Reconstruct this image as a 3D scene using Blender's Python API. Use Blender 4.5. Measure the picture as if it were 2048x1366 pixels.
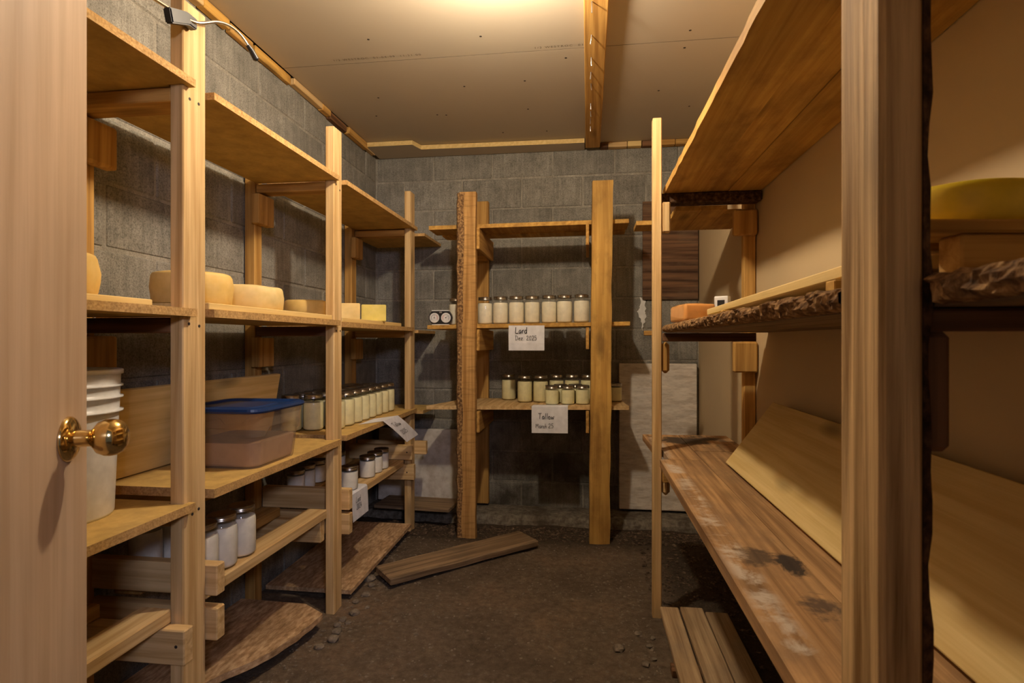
import bpy, bmesh, math, random
from mathutils import Vector, Matrix, Euler, noise

for o in list(bpy.data.objects): bpy.data.objects.remove(o)
SC = bpy.context.scene
COL = SC.collection
RND = random.Random(7)
PI = math.pi

# ------------------------------------------------------------------ camera, world, light, exposure
cam = bpy.data.cameras.new('camera'); camo = bpy.data.objects.new('camera', cam); COL.objects.link(camo)
camo.location = (0, 0, 1.13)
camo.rotation_euler = (PI/2, 0, math.radians(7.661))
cam.sensor_width = 36.0; cam.lens = 1130/2048*36.0
cam.clip_start = 0.02
cam.dof.use_dof = True; cam.dof.focus_distance = 2.7; cam.dof.aperture_fstop = 9.0
SC.camera = camo

w = bpy.data.worlds.new('world'); SC.world = w; w.use_nodes = True
w.node_tree.nodes['Background'].inputs[0].default_value = (0.75, 0.8, 1.0, 1)
w.node_tree.nodes['Background'].inputs[1].default_value = 0.08

BULB_POS = (-0.30, 1.725, 2.235)
BULB_STRENGTH = 930.0
BULB_COLOR = (1.0, 0.835, 0.63)

def area_light(name, loc, target, sx, sy, power, col):
    l = bpy.data.lights.new(name, 'AREA'); l.shape = 'RECTANGLE'; l.size = sx; l.size_y = sy
    l.energy = power; l.color = col
    o = bpy.data.objects.new(name, l); COL.objects.link(o); o.location = loc
    d = Vector(target) - Vector(loc); o.rotation_euler = d.to_track_quat('-Z', 'Y').to_euler()
    return o
# hallway lamp behind the open doorway (cool)
area_light('hallway_light', (0.80, -1.30, 1.95), (-0.6, 1.8, 0.5), 0.30, 0.30, 24.0, (0.80, 0.78, 1.0))

SC.view_settings.view_transform = 'Standard'; SC.view_settings.look = 'None'
SC.view_settings.gamma = 1.0; SC.view_settings.use_curve_mapping = False
SC.view_settings.exposure = 0.14

# ------------------------------------------------------------------ materials
def new_mat(name):
    m = bpy.data.materials.new(name); m.use_nodes = True
    nt = m.node_tree; b = nt.nodes['Principled BSDF']
    return m, nt, b
def N(nt, t, **kw):
    n = nt.nodes.new(t)
    for k, v in kw.items(): setattr(n, k, v)
    return n
def ramp(nt, stops):
    r = N(nt, 'ShaderNodeValToRGB'); e = r.color_ramp.elements
    e[0].position, e[0].color = stops[0][0], (*stops[0][1], 1)
    e[1].position, e[1].color = stops[-1][0], (*stops[-1][1], 1)
    for p, c in stops[1:-1]:
        x = e.new(p); x.color = (*c, 1)
    return r
def G(v): return (v, v, v)
def mixc(nt, fac, a, b, mode='MIX'):
    m = N(nt, 'ShaderNodeMix', data_type='RGBA', blend_type=mode)
    for s, v in ((m.inputs[0], fac), (m.inputs[6], a), (m.inputs[7], b)):
        if hasattr(v, 'links') or hasattr(v, 'is_linked'): nt.links.new(v, s)
        elif isinstance(v, (int, float)): s.default_value = v
        else: s.default_value = (*v, 1)
    return m.outputs[2]
def math_(nt, op, a, b=None, c=None):
    m = N(nt, 'ShaderNodeMath', operation=op)
    for i, v in enumerate((a, b, c)):
        if v is None: continue
        if hasattr(v, 'is_linked'): nt.links.new(v, m.inputs[i])
        else: m.inputs[i].default_value = v
    return m.outputs[0]
def noise_(nt, vec, scale, detail=4, rough=.55, dist=0.0):
    n = N(nt, 'ShaderNodeTexNoise'); n.inputs['Scale'].default_value = scale
    n.inputs['Detail'].default_value = detail; n.inputs['Roughness'].default_value = rough
    n.inputs['Distortion'].default_value = dist
    if vec is not None: nt.links.new(vec, n.inputs['Vector'])
    return n.outputs[0]
def bump(nt, b, h, strength, dist):
    n = N(nt, 'ShaderNodeBump'); n.inputs['Strength'].default_value = strength; n.inputs['Distance'].default_value = dist
    nt.links.new(h, n.inputs['Height']); nt.links.new(n.outputs[0], b.inputs['Normal'])
def coords(nt, scale=(1, 1, 1), per_object=True):
    tc = N(nt, 'ShaderNodeTexCoord'); mp = N(nt, 'ShaderNodeMapping'); mp.inputs['Scale'].default_value = scale
    nt.links.new(tc.outputs['Object'], mp.inputs['Vector'])
    if per_object:
        oi = N(nt, 'ShaderNodeObjectInfo'); cx = N(nt, 'ShaderNodeCombineXYZ')
        a = math_(nt, 'MULTIPLY', oi.outputs['Random'], 37.0); bb = math_(nt, 'MULTIPLY', oi.outputs['Random'], 91.0)
        nt.links.new(a, cx.inputs[0]); nt.links.new(bb, cx.inputs[1]); nt.links.new(a, cx.inputs[2])
        nt.links.new(cx.outputs[0], mp.inputs['Location'])
        return mp.outputs[0], oi.outputs['Random']
    return mp.outputs[0], None

def wood(name, dark, light, rings=0.5, knots=0.5, rough=0.75, mottle=0.25, dirt=None, saw=0.0, vary=0.12, fine=38, bumps=0.25):
    m, nt, b = new_mat(name); L = nt.links
    v, rnd = coords(nt, (1.1, fine, fine))
    g = noise_(nt, v, 1.6, 7, .62, 0.35)
    v2, _ = coords(nt, (0.55, 11, 11))
    wv = N(nt, 'ShaderNodeTexWave', wave_type='BANDS', bands_direction='DIAGONAL'); wv.inputs['Scale'].default_value = 1.1
    wv.inputs['Distortion'].default_value = 7.5; wv.inputs['Detail'].default_value = 3.5; wv.inputs['Detail Scale'].default_value = 0.8
    L.new(v2, wv.inputs['Vector'])
    f = math_(nt, 'ADD', math_(nt, 'MULTIPLY', g, 1 - rings*.5), math_(nt, 'MULTIPLY', wv.outputs['Fac'], rings*.5))
    r = ramp(nt, [(.36, dark), (.63, light)]); L.new(f, r.inputs[0])
    col = r.outputs[0]
    v3, _ = coords(nt, (2.2, 5, 5))
    mo = noise_(nt, v3, 1.0, 3)
    col = mixc(nt, mottle, col, mixc(nt, 1.0, col, ramp_out(nt, mo, [(.3, G(.55)), (.7, G(1.25))]), 'MULTIPLY'))
    if knots:
        v4, _ = coords(nt, (2.4, 8.5, 8.5))
        vo = N(nt, 'ShaderNodeTexVoronoi'); vo.inputs['Scale'].default_value = 0.8; L.new(v4, vo.inputs['Vector'])
        k = ramp_out(nt, vo.outputs['Distance'], [(.08, G(1)), (.20, G(0))])
        col = mixc(nt, math_(nt, 'MULTIPLY', k, knots), col, tuple(c*.28 for c in dark))
    if saw:
        vs, _ = coords(nt, (60, 7, 7))
        s = noise_(nt, vs, 1.0, 3, .6, .6)
        col = mixc(nt, math_(nt, 'MULTIPLY', ramp_out(nt, s, [(.5, G(0)), (.68, G(1))]), saw), col, tuple(c*.45 for c in dark))
    if dirt:
        vd, _ = coords(nt, (3.0, 6, 6))
        d = noise_(nt, vd, 1.3, 6, .65)
        col = mixc(nt, ramp_out(nt, d, [(.48, G(0)), (.68, G(dirt[1]))]), col, dirt[0])
    hs = N(nt, 'ShaderNodeHueSaturation'); L.new(col, hs.inputs['Color'])
    vv = math_(nt, 'ADD', math_(nt, 'MULTIPLY', rnd, 2*vary), 1 - vary); L.new(vv, hs.inputs['Value'])
    L.new(hs.outputs[0], b.inputs['Base Color'])
    b.inputs['Roughness'].default_value = rough; b.inputs['Specular IOR Level'].default_value = .3
    bump(nt, b, g, bumps, .004)
    return m
def ramp_out(nt, fac, stops):
    r = ramp(nt, stops); nt.links.new(fac, r.inputs[0]); return r.outputs[0]

def speckle(name, base, dark, light, scale=180, rough=.85, amt=.5, bmp=.35, big=None, stretch=(1,1,1)):
    m, nt, b = new_mat(name)
    v, rnd = coords(nt, stretch)
    n1 = noise_(nt, v, scale, 3, .6); n2 = noise_(nt, v, scale*.23, 4, .6)
    c = ramp_out(nt, n1, [(.32, dark), (.5, base), (.68, light)])
    c = mixc(nt, amt, base, c)
    c = mixc(nt, 1.0, c, ramp_out(nt, n2, [(.3, G(.78)), (.7, G(1.15))]), 'MULTIPLY')
    if big:
        n3 = noise_(nt, v, big[0], 5, .6)
        c = mixc(nt, ramp_out(nt, n3, [(.5, G(0)), (.66, G(big[2]))]), c, big[1])
    nt.links.new(c, b.inputs['Base Color']); b.inputs['Roughness'].default_value = rough
    b.inputs['Specular IOR Level'].default_value = .25
    bump(nt, b, n1, bmp, .003)
    return m

def plain(name, col, rough=.5, metal=0.0, spec=.5):
    m, nt, b = new_mat(name); b.inputs['Base Color'].default_value = (*col, 1)
    b.inputs['Roughness'].default_value = rough; b.inputs['Metallic'].default_value = metal
    b.inputs['Specular IOR Level'].default_value = spec
    v, _ = coords(nt); n = noise_(nt, v, 30, 3)
    c = mixc(nt, 1.0, col, ramp_out(nt, n, [(.3, G(.9)), (.7, G(1.08))]), 'MULTIPLY'); nt.links.new(c, b.inputs['Base Color'])
    return m

def clear(name, tint, gloss_rough=.03, opacity=0.0, body=(.8, .8, .8), ior=1.5):
    """thin clear wall: sees through, mirrors at grazing angles"""
    m = bpy.data.materials.new(name); m.use_nodes = True; nt = m.node_tree; L = nt.links
    for n in list(nt.nodes): nt.nodes.remove(n)
    out = N(nt, 'ShaderNodeOutputMaterial'); tr = N(nt, 'ShaderNodeBsdfTransparent'); tr.inputs[0].default_value = (*tint, 1)
    gl = N(nt, 'ShaderNodeBsdfGlossy'); gl.inputs['Roughness'].default_value = gloss_rough
    lw_ = N(nt, 'ShaderNodeLayerWeight'); f0 = ((ior-1)/(ior+1))**2
    fr = math_(nt, 'ADD', math_(nt, 'MULTIPLY', math_(nt, 'POWER', lw_.outputs['Facing'], 5.0), (1-f0)*.75), f0)
    mx = N(nt, 'ShaderNodeMixShader'); L.new(fr, mx.inputs[0]); L.new(tr.outputs[0], mx.inputs[1]); L.new(gl.outputs[0], mx.inputs[2])
    src = mx
    if opacity:
        df = N(nt, 'ShaderNodeBsdfDiffuse'); df.inputs[0].default_value = (*body, 1)
        m2 = N(nt, 'ShaderNodeMixShader'); m2.inputs[0].default_value = opacity
        L.new(mx.outputs[0], m2.inputs[1]); L.new(df.outputs[0], m2.inputs[2]); src = m2
    L.new(src.outputs[0], out.inputs[0])
    return m

M = {}
M['pine'] = wood('pine_lumber', (.50, .31, .12), (.72, .505, .245), rings=.25, knots=.55, vary=.10)
M['old'] = wood('aged_orange_lumber', (.37, .185, .042), (.60, .345, .095), rings=.3, knots=.5, vary=.14)
M['rough'] = wood('rough_sawn_lumber', (.37, .185, .05), (.60, .345, .115), rings=.2, knots=.6, saw=.4, vary=.05, bumps=.5)
M['gold'] = wood('golden_board', (.46, .24, .05), (.63, .37, .09), rings=.2, mottle=.6, dirt=((.20, .09, .02), .65), knots=.6, vary=.07)
M['light'] = wood('new_pine_board', (.66, .46, .17), (.78, .58, .25), rings=.2, knots=.7, vary=.05, mottle=.15)
M['dusty'] = wood('dusty_plank', (.27, .17, .085), (.50, .355, .20), rings=.2, knots=.4, dirt=((.22, .17, .12), .5))
M['dark'] = wood('dark_stained_board', (.10, .045, .018), (.22, .105, .045), rings=.4, knots=.4)
M['grey'] = wood('weathered_plank', (.14, .088, .045), (.32, .215, .12), rings=.2, knots=.4, dirt=((.10, .075, .05), .6))
M['nearpost'] = wood('weathered_near_post', (.24, .13, .04), (.72, .49, .235), rings=.15, knots=.3, fine=30, vary=.03, bumps=.8, mottle=.4)
M['ply'] = wood('dirty_plywood', (.055, .024, .010), (.20, .10, .045), rings=.35, knots=.3, dirt=((.22, .15, .09), .35))
M['door'] = wood('birch_door_veneer', (.50, .345, .21), (.61, .44, .29), rings=.25, knots=0, rough=.5, vary=0, mottle=.35, fine=26, bumps=.08)
M['particle'] = speckle('particle_board', (.50, .30, .11), (.25, .13, .04), (.68, .46, .20), 170, amt=.55)
M['melamine'] = speckle('particle_board_face', (.57, .37, .115), (.51, .32, .095), (.62, .415, .145), 60, amt=.35, bmp=.1)
M['osb'] = speckle('wet_particle_board', (.47, .295, .155), (.24, .14, .06), (.70, .50, .30), 70, amt=.8, big=(3.2, (.17, .09, .04), .55), stretch=(.35, 1, 1))
M['bark'] = speckle('bark', (.23, .125, .052), (.05, .025, .01), (.50, .31, .13), 75, amt=.9, bmp=1.0, rough=.95)
M['barkd'] = speckle('dark_bark', (.07, .035, .017), (.02, .01, .006), (.16, .085, .04), 60, amt=.9, bmp=1.0, rough=.95)

def concrete(name, base, dark, stain):
    m, nt, b = new_mat(name)
    v, rnd = coords(nt, (1, 1, 1)); v2, _ = coords(nt, (60, 60, 3))
    n1 = noise_(nt, v, 190, 4, .7); n2 = noise_(nt, v, 12, 5, .6); n3 = noise_(nt, v2, 1.2, 3, .6)
    c = ramp_out(nt, n1, [(.30, dark), (.52, base), (.75, tuple(x*1.25 for x in base))])
    c = mixc(nt, 1.0, c, ramp_out(nt, n2, [(.25, G(.72)), (.75, G(1.2))]), 'MULTIPLY')
    c = mixc(nt, .5, c, mixc(nt, 1.0, c, ramp_out(nt, n3, [(.35, G(.7)), (.65, G(1.18))]), 'MULTIPLY'))
    # real damp and dirt stains, fixed to the wall: thicker near the ground and along the joints' blotches
    gp = N(nt, 'ShaderNodeNewGeometry'); sx = N(nt, 'ShaderNodeSeparateXYZ'); nt.links.new(gp.outputs['Position'], sx.inputs[0])
    ns = noise_(nt, gp.outputs['Position'], 2.6, 6, .65, .4)
    hz = ramp_out(nt, math_(nt, 'MULTIPLY', sx.outputs[2], .5), [(.0, G(1)), (.25, G(.85)), (.5, G(.5)), (.8, G(.42)), (.98, G(.2))])
    st = math_(nt, 'MULTIPLY', ramp_out(nt, ns, [(.40, G(0)), (.66, G(1))]), hz)
    c = mixc(nt, math_(nt, 'MULTIPLY', st, stain), c, (.045, .037, .028))
    vv = math_(nt, 'ADD', math_(nt, 'MULTIPLY', rnd, .22), .89)
    hs = N(nt, 'ShaderNodeHueSaturation'); nt.links.new(c, hs.inputs['Color']); nt.links.new(vv, hs.inputs['Value'])
    nt.links.new(hs.outputs[0], b.inputs['Base Color'])
    b.inputs['Roughness'].default_value = .92; b.inputs['Specular IOR Level'].default_value = .2
    bump(nt, b, n1, .45, .004)
    return m
M['block'] = concrete('concrete_block', (.30, .285, .245), (.12, .11, .09), .95)
M['mortar'] = concrete('mortar', (.36, .335, .28), (.22, .20, .165), .8)

M['footing'] = speckle('rough_footing', (.17, .145, .11), (.07, .055, .04), (.27, .24, .19), 40, amt=.7, bmp=.8, big=(6, (.06, .045, .03), .8))
def drywall(name, base, warm):
    m, nt, b = new_mat(name)
    v, _ = coords(nt, per_object=False); n1 = noise_(nt, v, 2.2, 4, .6); n2 = noise_(nt, v, 220, 2)
    c = mixc(nt, ramp_out(nt, n1, [(.35, G(0)), (.7, G(.5))]), base, warm)
    nt.links.new(c, b.inputs['Base Color']); b.inputs['Roughness'].default_value = .55; b.inputs['Specular IOR Level'].default_value = .35
    bump(nt, b, n2, .06, .001)
    return m
M['ceil'] = drywall('drywall_paper', (.50, .425, .32), (.46, .385, .28))
M['wallr'] = drywall('cream_drywall', (.57, .43, .245), (.52, .385, .21))
M['foam'] = speckle('styrofoam', (.72, .66, .57), (.42, .34, .25), (.80, .76, .68), 26, amt=.4, big=(9, (.38, .28, .17), .35), stretch=(1, 1, 4))
def dirt_mat():
    m, nt, b = new_mat('packed_dirt')
    v, _ = coords(nt, per_object=False)
    n1 = noise_(nt, v, 1.6, 6, .65); n2 = noise_(nt, v, 34, 6, .7); n3 = noise_(nt, v, 160, 3, .7)
    c = ramp_out(nt, n1, [(.32, (.095, .068, .044)), (.5, (.155, .115, .078)), (.68, (.215, .145, .092))])
    c = mixc(nt, 1.0, c, ramp_out(nt, n2, [(.3, G(.55)), (.6, G(1.05)), (.75, G(1.5))]), 'MULTIPLY')
    c = mixc(nt, ramp_out(nt, n3, [(.66, G(0)), (.76, G(.3))]), c, (.24, .19, .14))
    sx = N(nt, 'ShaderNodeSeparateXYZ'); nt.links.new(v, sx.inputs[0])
    # darker brown towards the back and right walls
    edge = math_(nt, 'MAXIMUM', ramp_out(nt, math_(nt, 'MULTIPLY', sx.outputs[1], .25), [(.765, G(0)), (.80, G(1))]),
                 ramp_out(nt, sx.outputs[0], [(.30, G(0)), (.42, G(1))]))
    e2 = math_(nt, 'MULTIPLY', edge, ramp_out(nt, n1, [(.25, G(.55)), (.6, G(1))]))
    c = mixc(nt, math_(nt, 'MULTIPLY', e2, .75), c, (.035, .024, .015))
    nt.links.new(c, b.inputs['Base Color']); b.inputs['Roughness'].default_value = .95; b.inputs['Specular IOR Level'].default_value = .15
    bump(nt, b, math_(nt, 'ADD', n2, math_(nt, 'MULTIPLY', n3, .4)), .9, .012)
    return m
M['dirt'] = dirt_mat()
M['stone'] = speckle('stone', (.19, .15, .108), (.09, .07, .05), (.30, .24, .18), 60, amt=.6)
M['debris'] = speckle('bark_mulch', (.07, .045, .028), (.025, .016, .01), (.2, .14, .09), 50, amt=.9)
M['brass'] = plain('polished_brass', (.80, .58, .24), .12, 1.0)
M['steel'] = plain('nail_steel', (.42, .41, .40), .4, 1.0)
M['rust'] = plain('dark_nail_head', (.03, .02, .015), .7)
M['chrome'] = plain('chrome_tube', (.85, .82, .78), .15, 1.0)
M['black'] = plain('black_plastic', (.012, .012, .014), .4)
M['white'] = plain('white_plastic', (.78, .78, .77), .35)
M['red'] = plain('red_print', (.6, .03, .03), .5)
M['blue'] = plain('blue_plastic_lid', (.008, .032, .120), .35)
M['paper'] = plain('paper', (.74, .74, .78), .8, 0, .2)
M['ink'] = plain('black_ink', (.02, .02, .025), .7)
M['print'] = plain('print_and_seam_shade', (.14, .105, .07), .8)
M['zinc'] = plain('zinc_lid', (.46, .42, .36), .28, 1.0)
M['lard'] = plain('lard', (.88, .81, .64), .5)
M['milkw'] = plain('white_lard', (.84, .79, .71), .5)
M['tallow'] = plain('tallow', (.84, .77, .46), .5)
M['cheese'] = speckle('cheese_rind', (.80, .54, .17), (.74, .47, .13), (.86, .61, .24), 25, amt=.5, bmp=.08, rough=.5)
M['cheesep'] = speckle('pale_cheese_rind', (.82, .62, .27), (.76, .55, .21), (.86, .67, .33), 25, amt=.5, bmp=.08, rough=.5)
M['cheesey'] = speckle('yellow_cheese', (.80, .66, .17), (.74, .60, .13), (.84, .70, .25), 22, amt=.5, bmp=.06, rough=.5)
M['cheesew'] = plain('waxed_yellow_cheese', (.72, .52, .03), .35)
M['orange'] = plain('orange_cheese', (.86, .42, .13), .35)
M['glass'] = clear('clear_glass', (.97, .98, .97), .04, ior=1.5)
M['poly'] = clear('clear_polycarbonate', (.88, .82, .74), .08, .22, (.62, .49, .34), ior=1.4)
M['wrap'] = clear('plastic_wrap', (.97, .95, .93), .12)
M['murk'] = plain('tote_contents', (.52, .34, .23), .6)
M['smear'] = plain('white_plaster', (.75, .74, .70), .8)
m, nt, b = new_mat('lit_bulb'); b.inputs['Base Color'].default_value = (1, 1, 1, 1)
b.inputs['Emission Color'].default_value = (*BULB_COLOR, 1); b.inputs['Emission Strength'].default_value = BULB_STRENGTH
M['bulb'] = m
def bench_mat():
    m = wood('stained_bench_plank', (.25, .13, .05), (.52, .305, .135), rings=.25, knots=.5, vary=.07, dirt=((.20, .12, .065), .6))
    nt = m.node_tree; hs = [n for n in nt.nodes if n.type == 'HUE_SAT'][0]; b = nt.nodes['Principled BSDF']
    gp = N(nt, 'ShaderNodeNewGeometry'); sx = N(nt, 'ShaderNodeSeparateXYZ'); nt.links.new(gp.outputs['Position'], sx.inputs[0])
    P = gp.outputs['Position']
    n1 = noise_(nt, P, 9, 6, .7, .5); n2 = noise_(nt, P, 26, 5, .7)
    # chalky white paint wiped along the front edge
    band = math_(nt, 'ABSOLUTE', math_(nt, 'SUBTRACT', sx.outputs[0], .305))
    wp = math_(nt, 'MULTIPLY', ramp_out(nt, band, [(.012, G(1)), (.034, G(0))]), ramp_out(nt, n1, [(.46, G(0)), (.58, G(.85))]))
    c = mixc(nt, wp, hs.outputs[0], (.58, .50, .41))
    def spill(c, cx, cy, rx, ry, col, amt):
        dx = math_(nt, 'DIVIDE', math_(nt, 'SUBTRACT', sx.outputs[0], cx), rx); dy = math_(nt, 'DIVIDE', math_(nt, 'SUBTRACT', sx.outputs[1], cy), ry)
        d = math_(nt, 'SQRT', math_(nt, 'ADD', math_(nt, 'MULTIPLY', dx, dx), math_(nt, 'MULTIPLY', dy, dy)))
        d = math_(nt, 'ADD', d, math_(nt, 'MULTIPLY', math_(nt, 'SUBTRACT', n1, .5), 3.4))
        return mixc(nt, ramp_out(nt, d, [(.55, G(amt)), (1.1, G(0))]), c, col)
    c = spill(c, .405, 1.205, .030, .085, (.022, .016, .014), .95); c = spill(c, .350, 1.25, .045, .06, (.05, .035, .025), .8)
    c = spill(c, .40, 1.02, .05, .05, (.05, .035, .03), .8)
    c = spill(c, .47, 2.66, .21, .15, (.035, .027, .02), .9)
    nt.links.new(c, b.inputs['Base Color'])
    return m
M['bench'] = bench_mat()

# ------------------------------------------------------------------ object helpers
def link(name, bm, mat, parent=None, loc=(0, 0, 0), rot=(0, 0, 0), smooth=False):
    me = bpy.data.meshes.new(name); bmesh.ops.recalc_face_normals(bm, faces=bm.faces)
    bm.to_mesh(me); bm.free()
    if mat: me.materials.append(mat)
    if smooth:
        for p in me.polygons: p.use_smooth = True
        me.set_sharp_from_angle(angle=math.radians(42))
    return place(name, me, parent, loc, rot)
def place(name, me, parent=None, loc=(0, 0, 0), rot=(0, 0, 0)):
    o = bpy.data.objects.new(name, me); COL.objects.link(o)
    loc = Vector(loc)
    if parent:
        o.parent = parent; p = parent; 
        while p: loc = loc - p.location; p = p.parent
    o.location = loc; o.rotation_euler = rot
    return o
def tag(o, label=None, cat=None, group=None, kind=None):
    if label: o['label'] = label
    if cat: o['category'] = cat
    if group: o['group'] = group
    if kind: o['kind'] = kind
    return o
def thing(name, loc, label, cat, group=None, kind=None):
    o = bpy.data.objects.new(name, None); COL.objects.link(o); o.location = loc; o.empty_display_size = .05
    return tag(o, label, cat, group, kind)
def box_bm(sx, sy, sz, bev=.003, seg=1):
    bm = bmesh.new(); bmesh.ops.create_cube(bm, size=1.0)
    bmesh.ops.scale(bm, vec=(sx, sy, sz), verts=bm.verts)
    if bev: bmesh.ops.bevel(bm, geom=bm.edges[:], offset=bev, segments=seg, affect='EDGES', profile=.6)
    return bm
AXROT = {'x': (0, 0, 0), 'y': (0, 0, PI/2), 'z': (0, -PI/2, 0)}
def board(name, parent, mat, x0, x1, y0, y1, z0, z1, ax='x', bev=.003, loose=None, rot=None):
    """lumber filling an axis-aligned box, its grain along ax"""
    d = {'x': (x1-x0, y1-y0, z1-z0), 'y': (y1-y0, x1-x0, z1-z0), 'z': (z1-z0, y1-y0, x1-x0)}[ax]
    bm = box_bm(*d, bev)
    c = ((x0+x1)/2, (y0+y1)/2, (z0+z1)/2)
    return link(name, bm, mat, parent, c, AXROT[ax])
def free_board(name, mat, L, W, T, loc, rot, bev=.003, parent=None, jag=0):
    """loose board, length on local x, turned freely"""
    bm = box_bm(L, W, T, bev)
    if jag:
        bmesh.ops.subdivide_edges(bm, edges=[e for e in bm.edges if abs(e.verts[0].co.x-e.verts[1].co.x) > L*.5], cuts=14)
        for v in bm.verts:
            n = noise.noise(Vector((v.co.x*7, v.co.y*3+5, v.co.z*9)))
            v.co.y += n*jag; v.co.z += n*jag*.25
    return link(name, bm, mat, parent, loc, rot)
def poly_board(name, parent, mat, pts, z0, z1, tilt=(0, 0), bev=.002, edge=None):
    """board cut to a plan outline (world x,y), grain along world y; tilt = (rise per x, rise per y)"""
    cx = sum(p[0] for p in pts)/len(pts); cy = sum(p[1] for p in pts)/len(pts)
    bm = bmesh.new()
    lo = [bm.verts.new((y-cy, -(x-cx), z0-z0)) for x, y in pts]
    f = bm.faces.new(lo)
    r = bmesh.ops.extrude_face_region(bm, geom=[f])
    up = [v for v in r['geom'] if isinstance(v, bmesh.types.BMVert)]
    bmesh.ops.translate(bm, vec=(0, 0, z1-z0), verts=up)
    for v in bm.verts: v.co.z += v.co.x*tilt[1] - v.co.y*tilt[0]
    bmesh.ops.recalc_face_normals(bm, faces=bm.faces)
    if edge:
        me_mat = mat
    o = link(name, bm, mat, parent, (cx, cy, z0), (0, 0, PI/2))
    if edge:   # raw edges of particle board show chips
        o.data.materials.append(edge)
        for p in o.data.polygons:
            if abs(p.normal.z) < .5: p.material_index = 1
    return o
def rect(x0, x1, y0, y1): return [(x0, y0), (x1, y0), (x1, y1), (x0, y1)]
def lathe(prof, seg=24, cap=True):
    bm = bmesh.new(); rings = []
    for r, z in prof:
        if r < 1e-5: rings.append([bm.verts.new((0, 0, z))])
        else: rings.append([bm.verts.new((r*math.cos(2*PI*i/seg), r*math.sin(2*PI*i/seg), z)) for i in range(seg)])
    for a, b in zip(rings, rings[1:]):
        for i in range(seg):
            j = (i+1) % seg
            if len(a) == 1 and len(b) == 1: continue
            if len(a) == 1: bm.faces.new((a[0], b[i], b[j]))
            elif len(b) == 1: bm.faces.new((a[i], a[j], b[0]))
            else: bm.faces.new((a[i], a[j], b[j], b[i]))
    if cap:
        if len(rings[0]) > 1: bm.faces.new(rings[0])
        if len(rings[-1]) > 1: bm.faces.new(rings[-1])
    return bm
def tube(pts, r, seg=8):
    bm = bmesh.new(); pts = [Vector(p) for p in pts]; rings = []
    up = Vector((0, 0, 1))
    for i, p in enumerate(pts):
        t = (pts[min(i+1, len(pts)-1)] - pts[max(i-1, 0)]).normalized()
        a = t.cross(up); a = a.normalized() if a.length > 1e-3 else Vector((1, 0, 0)); b2 = t.cross(a)
        rr = r[i] if isinstance(r, (list, tuple)) else r
        rings.append([bm.verts.new(p + a*rr*math.cos(2*PI*k/seg) + b2*rr*math.sin(2*PI*k/seg)) for k in range(seg)])
    for A, B in zip(rings, rings[1:]):
        for k in range(seg): bm.faces.new((A[k], A[(k+1) % seg], B[(k+1) % seg], B[k]))
    bm.faces.new(rings[0]); bm.faces.new(rings[-1])
    return bm
def smooth_path(pts, n=6):
    P = [Vector(p) for p in pts]; out = []
    for i in range(len(P)-1):
        p0, p1, p2, p3 = P[max(i-1, 0)], P[i], P[i+1], P[min(i+2, len(P)-1)]
        for k in range(n):
            t = k/n
            out.append(.5*((2*p1)+(p2-p0)*t+(2*p0-5*p1+4*p2-p3)*t*t+(-p0+3*p1-3*p2+p3)*t**3))
    return out + [P[-1]]

# ------------------------------------------------------------------ the room
XL, XR, YB, ZC = -1.455, 0.705, 3.754, 2.42
# dirt floor
def floor_h(x, y):
    h = .010*noise.noise(Vector((x*2.2, y*2.2, 0))) + .007*noise.noise(Vector((x*7, y*7, 3))) + .004*noise.noise(Vector((x*23, y*23, 8)))
    h += -.022*max(0, min(1, (y-3.3)/.25)) + .012*max(0, (-x-1.1)/.35)
    return h - .004
bm = bmesh.new(); nx, ny = 112, 196
xs = [XL-.03+(XR-XL+.06)*i/nx for i in range(nx+1)]; ys = [-.15+(YB+.18)*j/ny for j in range(ny+1)]
g = [[bm.verts.new((x, y, floor_h(x, y))) for x in xs] for y in ys]
for j in range(ny):
    for i in range(nx): bm.faces.new((g[j][i], g[j][i+1], g[j+1][i+1], g[j+1][i]))
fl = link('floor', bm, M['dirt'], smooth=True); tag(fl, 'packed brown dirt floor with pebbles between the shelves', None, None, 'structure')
bm = box_bm(3.0, 1.6, .1, 0)
tag(link('floor_hallway', bm, M['dirt'], None, (-.2, -.94, -.06)), 'floor of the hallway beyond the door opening', kind='structure')

# block walls: mortar backing plus each block as a part
def block_mesh(L, H=.1925, D=.04):
    return box_bm(L, D, H, .005, 1)
BM = {}
def add_block(parent, L, pos, rotz):
    k = round(L, 3)
    if k not in BM:
        me = bpy.data.meshes.new('block'); b2 = block_mesh(L); b2.to_mesh(me); b2.free(); me.materials.append(M['block']); BM[k] = me
    o = place('block', BM[k], parent, pos, (RND.uniform(-.004, .004), RND.uniform(-.003, .003), rotz + RND.uniform(-.004, .004)))
    return o
CH, BL = .2032, .4064
wl = link('wall_left', box_bm(.16, YB+.25, 2.55, 0), M['mortar'], None, (XL-.0845, YB/2-.02, 1.24))
tag(wl, 'left wall of grey concrete blocks behind the cheese shelves', kind='structure')
wb = link('wall_back', box_bm(XR-XL+.5, .16, 2.55, 0), M['mortar'], None, ((XL+XR)/2, YB+.0845, 1.24))
tag(wb, 'far back wall of grey concrete blocks with dark damp stains', kind='structure')
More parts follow.
